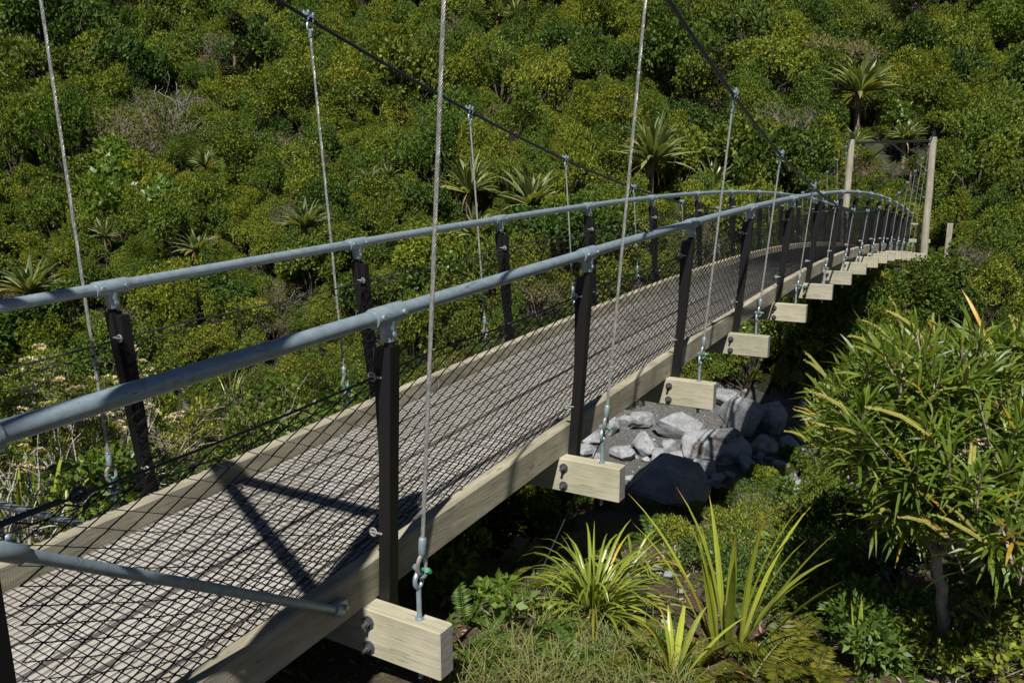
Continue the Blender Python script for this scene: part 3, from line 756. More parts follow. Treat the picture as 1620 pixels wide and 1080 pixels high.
# ---- hillside shrubs
def in_corridor(x, y, r): return abs(x - (0 if y > 4 else 0)) < 1.75 + r and -2 < y < 30.5
pts = []
rs = np.random.default_rng(21)
d = 5.6
while d < 86:
    s = .33 + .0165 * d; az = -.76
    step = s * .80
    while az < .70:
        a = az + rs.uniform(-.3, .3) * s / d; dd = d + rs.uniform(-.4, .4) * step
        f2 = norm(FWD[:2][None])[0]; ang = math.atan2(f2[0], f2[1]) + a
        x = CAM[0] + dd * math.sin(ang); y = CAM[1] + dd * math.cos(ang)
        az += s * .92 / d
        u = -.5 * x + .866 * y; gz = float(ground(x, y)); sc = s * rs.choice([.58, .72, .85, 1.05, 1.5], p=[.24, .26, .24, .17, .09]) * rs.uniform(.9, 1.1) / .62
        if 8.8 < u < 17.6 and x > -9: continue
        topz = gz + .95 * sc
        if abs(x) < 1.15 + .6 * sc and -2 < y < 31:
            if topz > float(zdeck(min(max(y, 0), 28))) - .45 or 25 < y < 29.3: continue
        if abs(x - 1.2) < 1.3 and 20 < y < 28.2 and topz > float(zdeck(y)) - .25: continue
        px_, py_, w_ = pix((x, y, gz + .5 * sc))
        if w_ < 1: continue
        if dd < 21 and 880 < px_ < 1270 and 600 < py_ < 830: continue
        if dd < 8 and px_ > 560: continue                       # foreground is planted by hand
        if math.hypot(x - E0[0], (y - E0[1]) * .7) < 2.4: continue
        if any((x - q[0]) ** 2 + (y - q[1]) ** 2 < (q[2] * .75 + .2 * sc) ** 2 for q in PLANTS_XY): continue
        top_py = pix((x, y, gz + sc * .95))[1]; rpx = .62 * sc * FPX / w_
        if any(abs(px_ - f_[0]) < .42 * f_[2] + .75 * rpx and w_ < f_[3] + .3 and top_py < f_[1] - .22 * f_[2] and py_ + rpx > f_[1] - .8 * f_[2] for f_ in FSCR): continue
        pts.append((dd, x, y, gz, sc, px_, py_))
    d += step
# low fill between them so that no bare soil shows
fill = []
d = 17.5
while d < 84:
    s = .33 + .0165 * d; az = -.74
    while az < .68:
        a = az + rs.uniform(-.3, .3) * s / d; dd = d + rs.uniform(-.4, .4) * s
        ang = math.atan2(FWD[0], FWD[1]) + a; x = CAM[0] + dd * math.sin(ang); y = CAM[1] + dd * math.cos(ang); az += s * .95 / d
        u = -.5 * x + .866 * y
        if u < 18.0: continue
        gz = float(ground(x, y)); sc = s * rs.uniform(.42, .7) / .62
        if rs.random() < .18: continue
        if abs(x) < 1.6 and y < 29.2 and gz + sc > float(zdeck(min(y, 28))) - .4: continue
        if abs(x - 1.2) < 1.3 and 20 < y < 28.2 and gz + sc > float(zdeck(y)) - .2: continue
        if math.hypot(x - E0[0], (y - E0[1]) * .7) < 2.2: continue
        fill.append((x, y, gz - .08, sc, rs.uniform(.7, 1.0), rs.uniform(0, 6.28)))
    d += s * .85
# clumps of kind follow slow noise so the hillside shows patches
def kind_of(x, y, py_):
    n = vnoise(np.array(x), np.array(y), .33, 7) + .55 * vnoise(np.array(x), np.array(y), .9, 4) + rs.normal(0, .38)
    r = rs.random()
    if py_ < 110 and r < .12: return 'rust' if rs.random() < .5 else 'dark'
    if n > .68: return 'dark' if r < .85 else 'mid'
    if n > .15: return 'mid' if r < .85 else 'dark'
    if n < -.80: return 'brown'
    if r < .05: return 'lime'
    if r < .09: return 'brown'
    return 'olive'
pts.sort(key=lambda q: -(q[4] / q[0]))
rest = []
vis = [q for q in pts if -60 < q[5] < 1680 and -70 < q[6] < 1130]
first = {}
for i, (dd, x, y, gz, sc, px_, py_) in enumerate(vis):
    kd = kind_of(x, y, py_); v_ = int(rs.integers(len(SH[kd]))); rot = rs.uniform(0, 6.28); sq = rs.uniform(.85, 1.7)
    if kd == 'dark': sc *= 1.3 if dd > 18 else .9
    if dd < 15: sc = min(sc, .62)
    if i < 285:
        o = link(NAM[kd], SH[kd][v_]); o.location = (x, y, gz - .05); o.rotation_euler = (rs.normal(0, .16), rs.normal(0, .16), rot); o.scale = (sc * rs.uniform(.8, 1.3), sc * rs.uniform(.8, 1.2), sc * sq)
        tag(o, LAB[kd], 'shrub', LAB[kd].replace('shrub', 'shrubs')); first.setdefault((kd, v_), o)
    else: rest.append((x, y, gz - .05, sc, sq, rot, kd, v_))
for q in pts:
    if not (-60 < q[5] < 1680 and -70 < q[6] < 1130): rest.append((q[1], q[2], q[3] - .05, q[4], rs.uniform(.85, 1.2), rs.uniform(0, 6.28), kind_of(q[1], q[2], q[6]), 0))
for q in fill: rest.append(q + (kind_of(q[0], q[1], 300), 0))
print('shrubs', len(vis), 'rest', len(rest))
srcs = []
for kd in SH:
    for v_ in range(len(SH[kd])):
        srcs.append((kd, v_))
me = bpy.data.meshes.new('hillside_shrubs'); me.from_pydata([q[:3] for q in rest], [], [])
sidx = {k: i for i, k in enumerate(srcs)}
a = me.attributes.new('kind_index', 'INT', 'POINT'); a.data.foreach_set('value', np.array([sidx[(q[6], q[7])] for q in rest], np.int32))
a = me.attributes.new('size3', 'FLOAT_VECTOR', 'POINT'); a.data.foreach_set('vector', np.array([(q[3] * rs.uniform(.8, 1.3), q[3] * rs.uniform(.8, 1.2), q[3] * q[4]) for q in rest], np.float32).reshape(-1))
a = me.attributes.new('turn', 'FLOAT_VECTOR', 'POINT'); a.data.foreach_set('vector', np.array([(rs.normal(0, .16), rs.normal(0, .16), q[5]) for q in rest], np.float32).reshape(-1))
hs_ = link('hillside_shrubs', me); tag(hs_, 'distant mass of mixed green shrubs covering the upper hillside', 'shrubs', kind='stuff')
ng = bpy.data.node_groups.new('scatter', 'GeometryNodeTree')
ng.interface.new_socket('Geometry', in_out='INPUT', socket_type='NodeSocketGeometry'); ng.interface.new_socket('Geometry', in_out='OUTPUT', socket_type='NodeSocketGeometry')
gi = ng.nodes.new('NodeGroupInput'); go = ng.nodes.new('NodeGroupOutput'); jn = ng.nodes.new('GeometryNodeJoinGeometry')
def attr_node(n, t):
    x = ng.nodes.new('GeometryNodeInputNamedAttribute'); x.data_type = t; x.inputs[0].default_value = n; return x
ak = attr_node('kind_index', 'INT'); asz = attr_node('size3', 'FLOAT_VECTOR'); atn = attr_node('turn', 'FLOAT_VECTOR')
for k, i in sidx.items():
    src = first.get(k)
    if src is None: src = next(o for kk, o in first.items() if kk[0] == k[0]) if any(kk[0] == k[0] for kk in first) else next(iter(first.values()))
    oi = ng.nodes.new('GeometryNodeObjectInfo'); oi.inputs['Object'].default_value = src; oi.transform_space = 'ORIGINAL'; oi.inputs['As Instance'].default_value = True
    cmp_ = ng.nodes.new('FunctionNodeCompare'); cmp_.data_type = 'INT'; cmp_.operation = 'EQUAL'
    ng.links.new(ak.outputs['Attribute'], [s_ for s_ in cmp_.inputs if s_.enabled and s_.type == 'INT'][0]); [s_ for s_ in cmp_.inputs if s_.enabled and s_.type == 'INT'][1].default_value = i
    ip = ng.nodes.new('GeometryNodeInstanceOnPoints')
    ng.links.new(gi.outputs[0], ip.inputs['Points']); ng.links.new(cmp_.outputs[0], ip.inputs['Selection']); ng.links.new(oi.outputs['Geometry'], ip.inputs['Instance'])
    ng.links.new(atn.outputs['Attribute'], ip.inputs['Rotation']); ng.links.new(asz.outputs['Attribute'], ip.inputs['Scale'])
    ng.links.new(ip.outputs[0], jn.inputs[0])
ng.links.new(jn.outputs[0], go.inputs[0])
md = hs_.modifiers.new('scatter', 'NODES'); md.node_group = ng

# ---- foreground builders
def broadleaf(name, seed, R, H, nl, n, L, Wd, leaf, twig, base, rot=0, label='', cat='shrub', sub=3, r0=.008, rl=(.3, .5), group=None, **kw):
    """near shrub: a stem mesh and a foliage mesh"""
    rs = np.random.default_rng(seed); C, r = lobes_for(rs, R, H, nl, rl)
    o = empty(name, base, label=label, cat=cat, group=group); o.rotation_euler = (0, 0, rot)
    B = quads('stem', twigs(rs, C, r, r0, sub), [twig]); link('stem', B, o)
    # each leaf two quads folded along the midrib
    A = leafcloud(rs, C, r, n, L, Wd, **kw)
    link('foliage', quads('foliage', A, [leaf]), o)
    return o
def gp(px, py, lift=0.0):
    P, dep = hit(px, py, lift); return (P[0], P[1], float(ground(P[0], P[1]))), dep
def at_depth(px, py, dist):
    return CAM + ray(px, py) * dist
def lance(name, seed, base, blobs, label, ntips, leaf_n=22, L=.175, Wd=.0122, spikes=.3, trunk_r=.029, forks=None):
    """tall shrub of bare limbs ending in whorls of long narrow leaves and flower spikes"""
    rs = np.random.default_rng(seed); base = np.array(base, float)
    o = empty(name, base, label=label, cat='shrub')
    tq = []; lq = []; tips = []
    f0 = np.array(forks if forks is not None else base + [0, 0, .9]) - base
    n = 10; t = np.linspace(0, 1, n)[:, None]
    trunk = t * f0 + np.array([[.04, .03, 0]]) * np.sin(t * 4 + seed) * t ** .5 + rs.normal(0, .008, (n, 3)) * t * (1 - t) * 4
    tq.append(tubeq(np.vstack([[0, 0, -.35], trunk]), np.linspace(trunk_r, trunk_r * .62, n + 1), 9))
    for c, rad, share in blobs:
        c = np.array(c, float) - base; rad = np.array(rad, float)
        st = trunk[-1 - int(rs.integers(0, 3))]
        for m in range(max(2, int(3 * share + .5))):
            jc = c + rdir(rs, 1)[0] * rad * .35
            mid = st * .45 + jc * .55 + rs.normal(0, .05, 3) - [0, 0, .06]
            q = np.array([st, st * .7 + mid * .3 + rs.normal(0, .02, 3), mid, jc]); r_ = trunk_r * .42
            tq.append(tubeq(q, [r_, r_ * .85, r_ * .6, r_ * .4], 6))
            for k in range(int(ntips * share / max(2, int(3 * share + .5)))):
                dd = rdir(rs, 1, -.55)[0]; tip = c + dd * rad * rs.uniform(.55, 1.0)
                e = norm((tip - jc)[None])[0]; ax = norm((e * .55 + np.array([0, 0, .75]) + rs.normal(0, .25, 3))[None])[0]
                s0 = tip - ax * .16
                tq.append(tubeq([jc, jc * .4 + s0 * .6 + rs.normal(0, .02, 3), s0, tip], [.009, .007, .005, .004], 4))
                tips.append((tip, ax))
    V = []
    for tip, ax in tips:
        k = leaf_n + int(rs.integers(-3, 4))
        u = norm(np.cross(ax, rdir(rs, 1)[0])[None])[0]; v = np.cross(ax, u)
        for i in range(k):
            a = i * 2.4 + rs.normal(0, .2); f = i / k
            h = u * math.cos(a) + v * math.sin(a); p = tip - ax * .15 * (1 - f)
            el = math.radians(8 + 68 * f + rs.normal(0, 9)); d0 = h * math.cos(el) + ax * math.sin(el)
            l = L * rs.uniform(.6, 1.1) * (1 - .3 * f); sd_ = norm(np.cross(h, ax)[None])[0]
            w_ = Wd * rs.uniform(.8, 1.2); ws = [.35, 1.0, .85, .05]; prev = None
            p = p.copy(); tw = rs.normal(0, .35)
            dcur = d0
            for j in range(4):
                nn = np.cross(sd_, dcur); s_ = sd_ * math.cos(tw) + nn * math.sin(tw)
                row = (p - s_ * w_ * ws[j] * .5, p + s_ * w_ * ws[j] * .5)
                if prev is not None: V.append((prev[0], prev[1], row[1], row[0]))
                prev = row
                p = p + dcur * l / 3; dcur = norm((dcur + np.array([0, 0, -.34]) * (1 - f * .6))[None])[0]
    link('branch', quads('branch', np.concatenate(tq), [BARKP]), o)
    # leaves share vertices along one blade so each blade is one island
    Q = np.array(V, np.float32); nb = len(Q) // 3
    me = bpy.data.meshes.new('foliage'); Vv = np.zeros((nb, 8, 3), np.float32); Qb = Q.reshape(nb, 3, 4, 3)
    Vv[:, 0] = Qb[:, 0, 0]; Vv[:, 1] = Qb[:, 0, 1]
    for j in range(3): Vv[:, 2 + 2 * j] = Qb[:, j, 3]; Vv[:, 3 + 2 * j] = Qb[:, j, 2]
    Fb = np.array([[0, 1, 3, 2], [2, 3, 5, 4], [4, 5, 7, 6]]); F = (np.arange(nb)[:, None, None] * 8 + Fb[None]).reshape(-1, 4)
    me.from_pydata(Vv.reshape(-1, 3).tolist(), [], F.tolist()); me.materials.append(L_LAN); me.update(); link('foliage', me, o)
    ns = 0
    for tip, ax in tips:
        if rs.random() < spikes and ns < 60:
            ns += 1; ln = rs.uniform(.14, .24); bd = norm((ax * .5 + np.array([rs.normal(-.35, .5), rs.normal(0, .5), .15]))[None])[0]
            p = [tip - ax * .04, tip + bd * ln * .4, tip + bd * ln * .75 + [0, 0, -.006], tip + bd * ln + [0, 0, -.02]]
            S = [tubeq(p, [.005, .0085, .006, .001], 5)]
            tt = rs.random(90); pp = np.array(p); seg = np.minimum((tt * 3).astype(int), 2); fr = tt * 3 - seg
            P0 = pp[seg] * (1 - fr[:, None]) + pp[seg + 1] * fr[:, None]; d_ = rdir(rs, 90)
            S.append(diamonds(P0, d_, norm(np.cross(d_, rdir(rs, 90))), np.full(90, .014) * (1 - .5 * tt), np.full(90, .008)))
            link('flower_spike', quads('flower_spike', np.concatenate(S), [L_SPK]), o)
    return o
def fern(name, seed, base, n, L, mat, label, el=(70, 20), az=None, group=None, droop=1.2, pin=.20):
    rs = np.random.default_rng(seed); o = empty(name, base, label=label, cat='fern', group=group)
    for i in range(n):
        a = rs.uniform(*(az or (0, 6.283))); e = math.radians(el[0] + (el[1] - el[0]) * (i + .5) / n); l = L * rs.uniform(.7, 1.05)
        h = np.array([math.cos(a), math.sin(a), 0]); sd_ = np.array([-math.sin(a), math.cos(a), 0]); p = np.zeros(3); m = 26; P = []; D = []
        for j in range(m + 1):
            t = j / m; an = e - droop * t ** 1.6; d = h * math.cos(an) + np.array([0, 0, math.sin(an)]); P.append(p.copy()); D.append(d); p = p + d * l / m
        P = np.array(P); D = np.array(D); Q = [tubeq(P, np.linspace(.004, .0012, m + 1), 3)]
        for j in range(3, m):
            t = j / m; pl = l * pin * math.sin(math.pi * min(1, .18 + t * .86)) ** .8
            for s in (-1, 1):
                N = np.cross(sd_, D[j]); d = norm((sd_ * s + D[j] * .45 + N * -.12 * 0 + np.array([0, 0, -.18]) + rs.normal(0, .06, 3))[None])[0]
                N2 = norm((N + rs.normal(0, .25, 3))[None])
                Q.append(diamonds(P[j][None], d[None], N2, np.array([pl * rs.uniform(.85, 1.1)]), np.array([max(.006, l / m * 1.05)]), .12))
        link('frond', quads('frond', np.concatenate(Q), [mat]), o)
    return o
def clump(name, seed, base, label, cat, mats, groups, group=None):
    """strap leaved clump: groups = list of dicts for strap_clump"""
    rs = np.random.default_rng(seed); o = empty(name, base, label=label, cat=cat, group=group)
    for m_, g_ in zip(mats, groups):
        mb = MB(); nm = g_.pop('nm', 'leaf_clump'); strap_clump(mb, rs, **g_); mb.obj(nm, [m_], o, attr=True)
    return o

# ---- stream boulders and stones
def rock_mesh(name, seed, mat, n=22, flat=.75):
    rs = np.random.default_rng(seed); bm = bmesh.new()
    for p in rdir(rs, n) * rs.uniform(.82, 1.08, (n, 1)): bm.verts.new(p * [1, .85, flat])
    r = bmesh.ops.convex_hull(bm, input=bm.verts); bmesh.ops.delete(bm, geom=[g_ for g_ in r['geom_interior'] if isinstance(g_, bmesh.types.BMVert)], context='VERTS')
    bmesh.ops.bevel(bm, geom=list(bm.edges) + list(bm.verts), offset=.055, segments=2, affect='EDGES', clamp_overlap=True)
    bmesh.ops.triangulate(bm, faces=bm.faces); bmesh.ops.subdivide_edges(bm, edges=bm.edges, cuts=2, use_grid_fill=True)
    from mathutils import noise as mn
    for v in bm.verts:
        v.co += v.co.normalized() * (mn.fractal(v.co * 2.2 + Vector((seed, 0, 0)), .9, 2.1, 5) * .055)
    me = bpy.data.meshes.new(name); bm.to_mesh(me); bm.free(); me.materials.append(mat)
    return me
BOUL = [rock_mesh('boulder', 60 + i, ROCK, 16 + 3 * i) for i in range(6)]; BOUB = rock_mesh('boulder', 71, ROCKB, 20)
def boulder(i, px, py, wpx, hpx, label, rot=0.0, zoff=0, mesh=None, tilt=0.0):
    P, dep = hit(px, py + hpx * .30); s = wpx / FPX * dep / 2 * 1.18; sz = hpx / FPX * dep / 2 / .72
    o = link('boulder', mesh or BOUL[i]); o.location = (P[0], P[1], P[2] + sz * .42 + zoff); o.scale = (s, s, sz); o.rotation_euler = (tilt, 0, rot)
    tag(o, label, 'boulder', 'boulders in the stream bed'); return o
for a in [
 (0, 1072, 676, 66, 52, 'bright angular grey boulder below the third near transom, left of the tallest one', .4),
 (1, 1170, 658, 78, 66, 'tall light grey boulder standing at the edge of the bridge shadow', 1.2),
 (3, 1020, 702, 50, 40, 'pale wedge shaped boulder in front of the round sunlit ones', 2.2),
 (4, 985, 716, 40, 26, 'small pale boulder left of the pale wedge', .3),
 (5, 965, 672, 36, 34, 'grey round boulder just under the edge board beside the second hanger', 1.9),
 (0, 990, 668, 30, 26, 'small grey boulder between the second hanger and the bright boulder', 3.0),
 (2, 1012, 662, 46, 30, 'mottled flat boulder behind the small grey ones', .9),
 (1, 1062, 708, 34, 30, 'small brownish boulder between the pale wedge and the stained one', 2.6),
 (3, 938, 690, 40, 30, 'dark wet boulder under the edge board', 1.4),
 (4, 1220, 660, 46, 60, 'boulder fully in the bridge shadow right of the tall one', .2),
 (5, 1205, 705, 50, 40, 'low shaded boulder right of the stained one', 1.1),
 (0, 1182, 735, 44, 34, 'shaded boulder below the stained one', 2.0),
 (2, 1110, 738, 44, 34, 'rounded dark boulder between the stained one and the largest shaded one', .5),
 (3, 1250, 705, 40, 34, 'shaded boulder at the right edge of the stream', 2.7),
 (1, 1230, 740, 36, 28, 'small shaded boulder beside the bank plants', .8),
 (4, 925, 712, 36, 22, 'flat shaded boulder beside the second transom', 1.7),
 (2, 1145, 628, 50, 30, 'grey boulder half hidden behind the third transom', 2.4)]: boulder(*a)
boulder(0, 1135, 705, 116, 60, 'broad boulder with a brown stain beside the pale wedge', .25, mesh=BOUB)
boulder(5, 1042, 770, 150, 100, 'largest dark boulder lying in the shadow of the deck', .9, zoff=.05)
rs = np.random.default_rng(78)
nb_ = 0
for _ in range(400):
    px = rs.uniform(905, 1290); py = rs.uniform(612, 775)
    P, dep = hit(px, py); u = -.5 * P[0] + .866 * P[1]
    if not 9.2 < u < 18.2: continue
    w_ = rs.uniform(16, 40) * (.7 + .6 * (rs.random() > .8)); s = w_ / FPX * dep / 2
    o = link('boulder', BOUL[int(rs.integers(6))]); o.location = (P[0], P[1], P[2] + s * .22); o.scale = (s, s * rs.uniform(.7, 1), s * rs.uniform(.7, 1.1)); o.rotation_euler = (rs.normal(0, .3), rs.normal(0, .3), rs.uniform(0, 6.28))
    tag(o, 'smaller grey rock packed among the large boulders of the stream bed', 'rock', 'rocks packed among the boulders'); nb_ += 1
    if nb_ >= 34: break
rs = np.random.default_rng(77); Q = MB(); sm = [rock_mesh('pebble', 80 + i, ROCK, 12) for i in range(3)]
pv = [(np.array([v.co[:] for v in m_.vertices]), [tuple(p.vertices) for p in m_.polygons]) for m_ in [rock_mesh('pebble', 90 + i, ROCK, 10) for i in range(0)]]
def low_rock(rs):
    bm = bmesh.new()
    for p in rdir(rs, 12): bm.verts.new(p * [1, .8, .7])
    r = bmesh.ops.convex_hull(bm, input=bm.verts); bmesh.ops.delete(bm, geom=[g_ for g_ in r['geom_interior'] if isinstance(g_, bmesh.types.BMVert)], context='VERTS')
    bmesh.ops.bevel(bm, geom=list(bm.edges), offset=.08, segments=1, affect='EDGES'); bm.verts.index_update()
    v = np.array([x.co[:] for x in bm.verts]); f = [tuple(q.index for q in fc.verts) for fc in bm.faces]; bm.free(); return v, f
LR = [low_rock(rs) for _ in range(6)]
for _ in range(1500):
    u = rs.uniform(9, 17.6); v = rs.uniform(-9, 16); x = -.5 * u + .866 * v; y = .866 * u + .5 * v; s = .03 + .20 * rs.random() ** 4
    vv, ff = LR[int(rs.integers(6))]; a = rs.uniform(0, 6.28); R3 = np.array([[math.cos(a), -math.sin(a), 0], [math.sin(a), math.cos(a), 0], [0, 0, 1]])
    Q.add(vv @ R3.T * s * rs.uniform(.8, 1.2, 3) + [x, y, float(ground(x, y)) + s * .25], ff)
tag(Q.obj('stream_stones', ROCK), 'loose grey stones scattered over the stream bed', 'stones', kind='stuff')
Q = MB()
for px, py, w_ in [(1012, 878, 26), (1002, 898, 30), (1040, 905, 30), (1060, 915, 34), (985, 912, 26), (940, 1030, 34), (885, 1025, 18), (962, 1035, 22), (1078, 940, 24), (975, 960, 20), (1030, 960, 24), (1052, 985, 20), (1010, 1010, 18)]:
    b, dep = gp(px, py); s = w_ / FPX * dep * .5; vv, ff = LR[int(rs.integers(6))]
    o_ = MB(); o_.add(vv * s * [1, .9, .7], ff); o2 = o_.obj('stone', ROCK, loc=(b[0], b[1], b[2] + s * .3)); o2.rotation_euler = (0, 0, rs.uniform(0, 6)); tag(o2, 'small grey stone on the reddish leaf litter below the bridge', 'stone', 'small stones on the leaf litter')

# ---- right bank foreground
b1, _ = gp(1478, 1050)
lance('lance_leaf_shrub', 1, b1, [
  (at_depth(1440, 610, 3.5), (.36, .34, .24), 1.0), (at_depth(1550, 590, 3.7), (.36, .36, .24), 1.0), (at_depth(1430, 710, 3.4), (.28, .28, .24), .8),
  (at_depth(1530, 710, 3.4), (.34, .34, .30), 1.0), (at_depth(1365, 640, 3.9), (.22, .24, .2), .5), (at_depth(1575, 820, 3.3), (.20, .2, .14), .35), (at_depth(1425, 800, 3.5), (.18, .2, .13), .3)],
  'tall shrub with long narrow shiny leaves, bare forked trunk and olive flower spikes', 52, forks=at_depth(1500, 830, 3.75), spikes=.22)
b2, _ = gp(1640, 1040)
lance('lance_leaf_shrub', 2, b2, [
  (at_depth(1615, 610, 3.9), (.36, .36, .28), 1.0), (at_depth(1625, 700, 3.6), (.30, .30, .30), .8), (at_depth(1600, 800, 3.6), (.28, .26, .22), .6)],
  'narrow leaved shrub cut off by the right edge of the picture', 44, forks=at_depth(1640, 860, 3.9), spikes=.2)
b3, _ = gp(1380, 930)
lance('lance_leaf_shrub', 3, b3, [
  (at_depth(1370, 690, 4.8), (.34, .34, .22), .8), (at_depth(1440, 600, 4.6), (.4, .4, .24), 1.0), (at_depth(1320, 660, 5.2), (.22, .22, .16), .4), (at_depth(1500, 560, 4.9), (.4, .3, .2), .7)],
  'narrow leaved shrub with many pale flower spikes reaching toward the stream', 40, L=.14, forks=at_depth(1390, 800, 4.6), spikes=.4, trunk_r=.03)
# dark filling shrubs behind and below
fills = [(1330, 900, .34, .5), (1420, 960, .30, .40), (1560, 1010, .32, .5), (1600, 930, .36, .6), (1380, 840, .4, .6), (1300, 980, .26, .32), (1560, 850, .4, .75), (1650, 1060, .3, .4), (1360, 1040, .24, .3)]
for i, (px, py, R, H) in enumerate(fills):
    b, _ = gp(px, py)
    broadleaf('understorey_shrub', 700 + i, R, H, 7, 1500, .045, .02, (L_DRK, L_MID, L_FRG)[i % 3], TWIG, b, label='small dark leaved shrub in the shade under the narrow leaved shrubs', group='dark shrubs under the narrow leaved shrubs', sub=4, r0=.005)
lows = [(1140, 870, .26, .26, 'yel'), (1195, 850, .30, .34, 'yel'), (1250, 870, .28, .34, 'yel'), (1100, 905, .2, .2, 'frg'), (1230, 800, .34, .34, 'yel'), (1180, 800, .30, .28, 'yel'), (1300, 820, .3, .4, 'yel'), (1280, 900, .26, .30, 'frg'), (1120, 830, .26, .22, 'yel'), (1160, 930, .2, .2, 'frg'), (1325, 760, .36, .5, 'yel'), (1290, 850, .3, .42, 'yel'), (1340, 840, .3, .42, 'yel'), (1230, 930, .24, .28, 'yel'), (1270, 960, .22, .26, 'frg'), (1320, 930, .26, .36, 'frg'), (1080, 860, .22, .2, 'yel'), (1390, 900, .28, .4, 'yel'), (1040, 830, .22, .22, 'frg'), (1240, 760, .3, .34, 'yel')]
for i, (px, py, R, H, kd) in enumerate(lows):
    b, _ = gp(px, py)
    broadleaf('bank_shrub', 760 + i, R, H, 9, 2400, .026, .010, L_YEL if kd == 'yel' else L_FRG, TWIG, b, label='low fine leaved shrub on the bank between the boulders and the tall flax', group='fine leaved shrubs on the bank', sub=4, r0=.004, up=.9)
b, _ = gp(1235, 812); broadleaf('bright_leaf_shrub', 801, .26, .5, 8, 420, .055, .036, L_LIM, TWIG, b, label='pale bright leaved shrub on the bank below the boulders', up=.3, r0=.005)
b, _ = gp(1290, 800); broadleaf('bright_leaf_shrub', 802, .2, .6, 6, 300, .055, .036, L_LIM, TWIG, b, label='pale bright leaved shrub leaning against the narrow leaved shrub', up=.3, r0=.005)
b, _ = gp(812, 1000); broadleaf('seedling', 803, .15, .26, 6, 150, .05, .032, L_LIM, TWIG, b, label='bright green leafy seedling right of the nearest transom end', cat='plant', up=.4, r0=.004)
b, _ = gp(1545, 985); broadleaf('seedling', 804, .12, .36, 5, 40, .075, .055, L_LIM, TWIG, b, label='young plant with large pale round leaves near the right edge', cat='plant', up=.4, r0=.004)
for i, (px, py, R, H) in enumerate([(1250, 740, .3, .4), (1120, 800, .22, .25), (1200, 770, .25, .3), (945, 800, .25, .3), (1030, 615, .4, .6), (1240, 585, .7, 1.0), (1190, 575, .7, 1.1), (1285, 600, .6, .9), (1310, 650, .6, .9), (1265, 545, .8, 1.2), (1330, 560, .8, 1.2), (1150, 590, .5, .6), (1110, 600, .5, .7), (1050, 635, .4, .4), (1300, 710, .5, .7), (985, 640, .4, .5), (700, 930, .35, .4), (760, 880, .4, .45), (820, 840, .4, .45), (870, 815, .35, .4), (905, 800, .3, .35), (1290, 760, .4, .5)]):
    b, _ = gp(px, py); broadleaf('shaded_shrub', 840 + i, R, H, 9, 2200, .06, .032, L_DRK if i % 2 else L_MID, TWIGD, b, label='dark leafy shrub growing beside the stream under the deck', group='shrubs beside the stream under the deck', sub=3, r0=.008)
# strap leaved plants
b, _ = gp(937, 975)
clump('arching_clump', 5, b, 'bushy clump of arching yellow green strap leaves below the second transom', 'flax', [S_GRN, S_DEAD], [
  dict(n=130, L=.58, Wd=.018, e0=87, e1=12, droop=1.05, spread=.06, seg=8), dict(n=14, L=.42, Wd=.016, e0=5, e1=-20, droop=.4, spread=.05, nm='dead_leaf_skirt')])
b, _ = gp(1000, 905)
clump('arching_clump', 6, b, 'smaller arching strap leaf clump behind the bushy one', 'flax', [S_GRN], [dict(n=24, L=.46, Wd=.018, e0=80, e1=15, droop=1.2, spread=.05, seg=8)])
b, _ = gp(1150, 1040)
clump('tall_flax', 7, b, 'tall flax with stiff yellow striped blades at the bottom of the picture', 'flax', [S_YEL, S_DEAD], [
  dict(n=19, L=.84, Wd=.036, e0=89, e1=66, droop=.26, spread=.09, seg=8, lmin=.55), dict(n=5, L=.5, Wd=.03, e0=30, e1=0, droop=.8, spread=.06, nm='dead_leaf_skirt')])
b, _ = gp(1065, 1075)
clump('tall_flax', 8, b, 'short flax blades cut off by the bottom edge left of the tall flax', 'flax', [S_YEL], [dict(n=9, L=.42, Wd=.03, e0=88, e1=50, droop=.4, spread=.05, seg=7)])
b, _ = gp(1356, 1075)
clump('tall_flax', 9, b, 'single upright yellow blade between the ferns and the bare trunk', 'flax', [S_YEL], [dict(n=2, L=.34, Wd=.026, e0=90, e1=84, droop=.12, spread=.01, seg=6, lmin=.85)])
p = at_depth(1562, 545, 3.6)
clump('dead_spear', 10, p, 'orange yellow dead blade sticking out of the narrow leaved shrub', 'leaf', [S_SPEAR], [dict(n=1, L=.24, Wd=.026, e0=65, e1=65, droop=.2, spread=.0, seg=6, lmin=.95, az=(2.4, 2.5))])
# ferns
for i, (px, py, n, L, azr, lab) in enumerate([(1230, 1055, 9, .42, None, 'yellow green fern spreading below the tall flax'), (1290, 1075, 8, .36, None, 'golden fern at the bottom edge beside the yellow blade'), (1385, 1010, 6, .30, None, 'fern with drooping browned fronds left of the bare trunk'), (1190, 1075, 6, .34, None, 'fern frond cluster in front of the tall flax')]):
    b, _ = gp(px, py); fern('fern', 20 + i, b, n, L, L_FRN, lab, el=(55, 12), az=azr)
for i, (px, py, n, L, lab) in enumerate([(905, 840, 7, .34, 'small dark green fern under the second transom'), (1035, 860, 9, .36, 'feathery green fern beside the largest shaded boulder'), (1400, 1070, 7, .28, 'green fern at the foot of the bare trunk'), (870, 880, 6, .3, 'green fern in the shade beneath the deck'), (850, 960, 5, .24, 'little green fern by the seedling'), (1075, 1040, 7, .22, 'little green fern between the two flax plants')]):
    b, _ = gp(px, py); fern('fern', 30 + i, b, n, L, L_FRG, lab, el=(65, 15))
rs = np.random.default_rng(404)
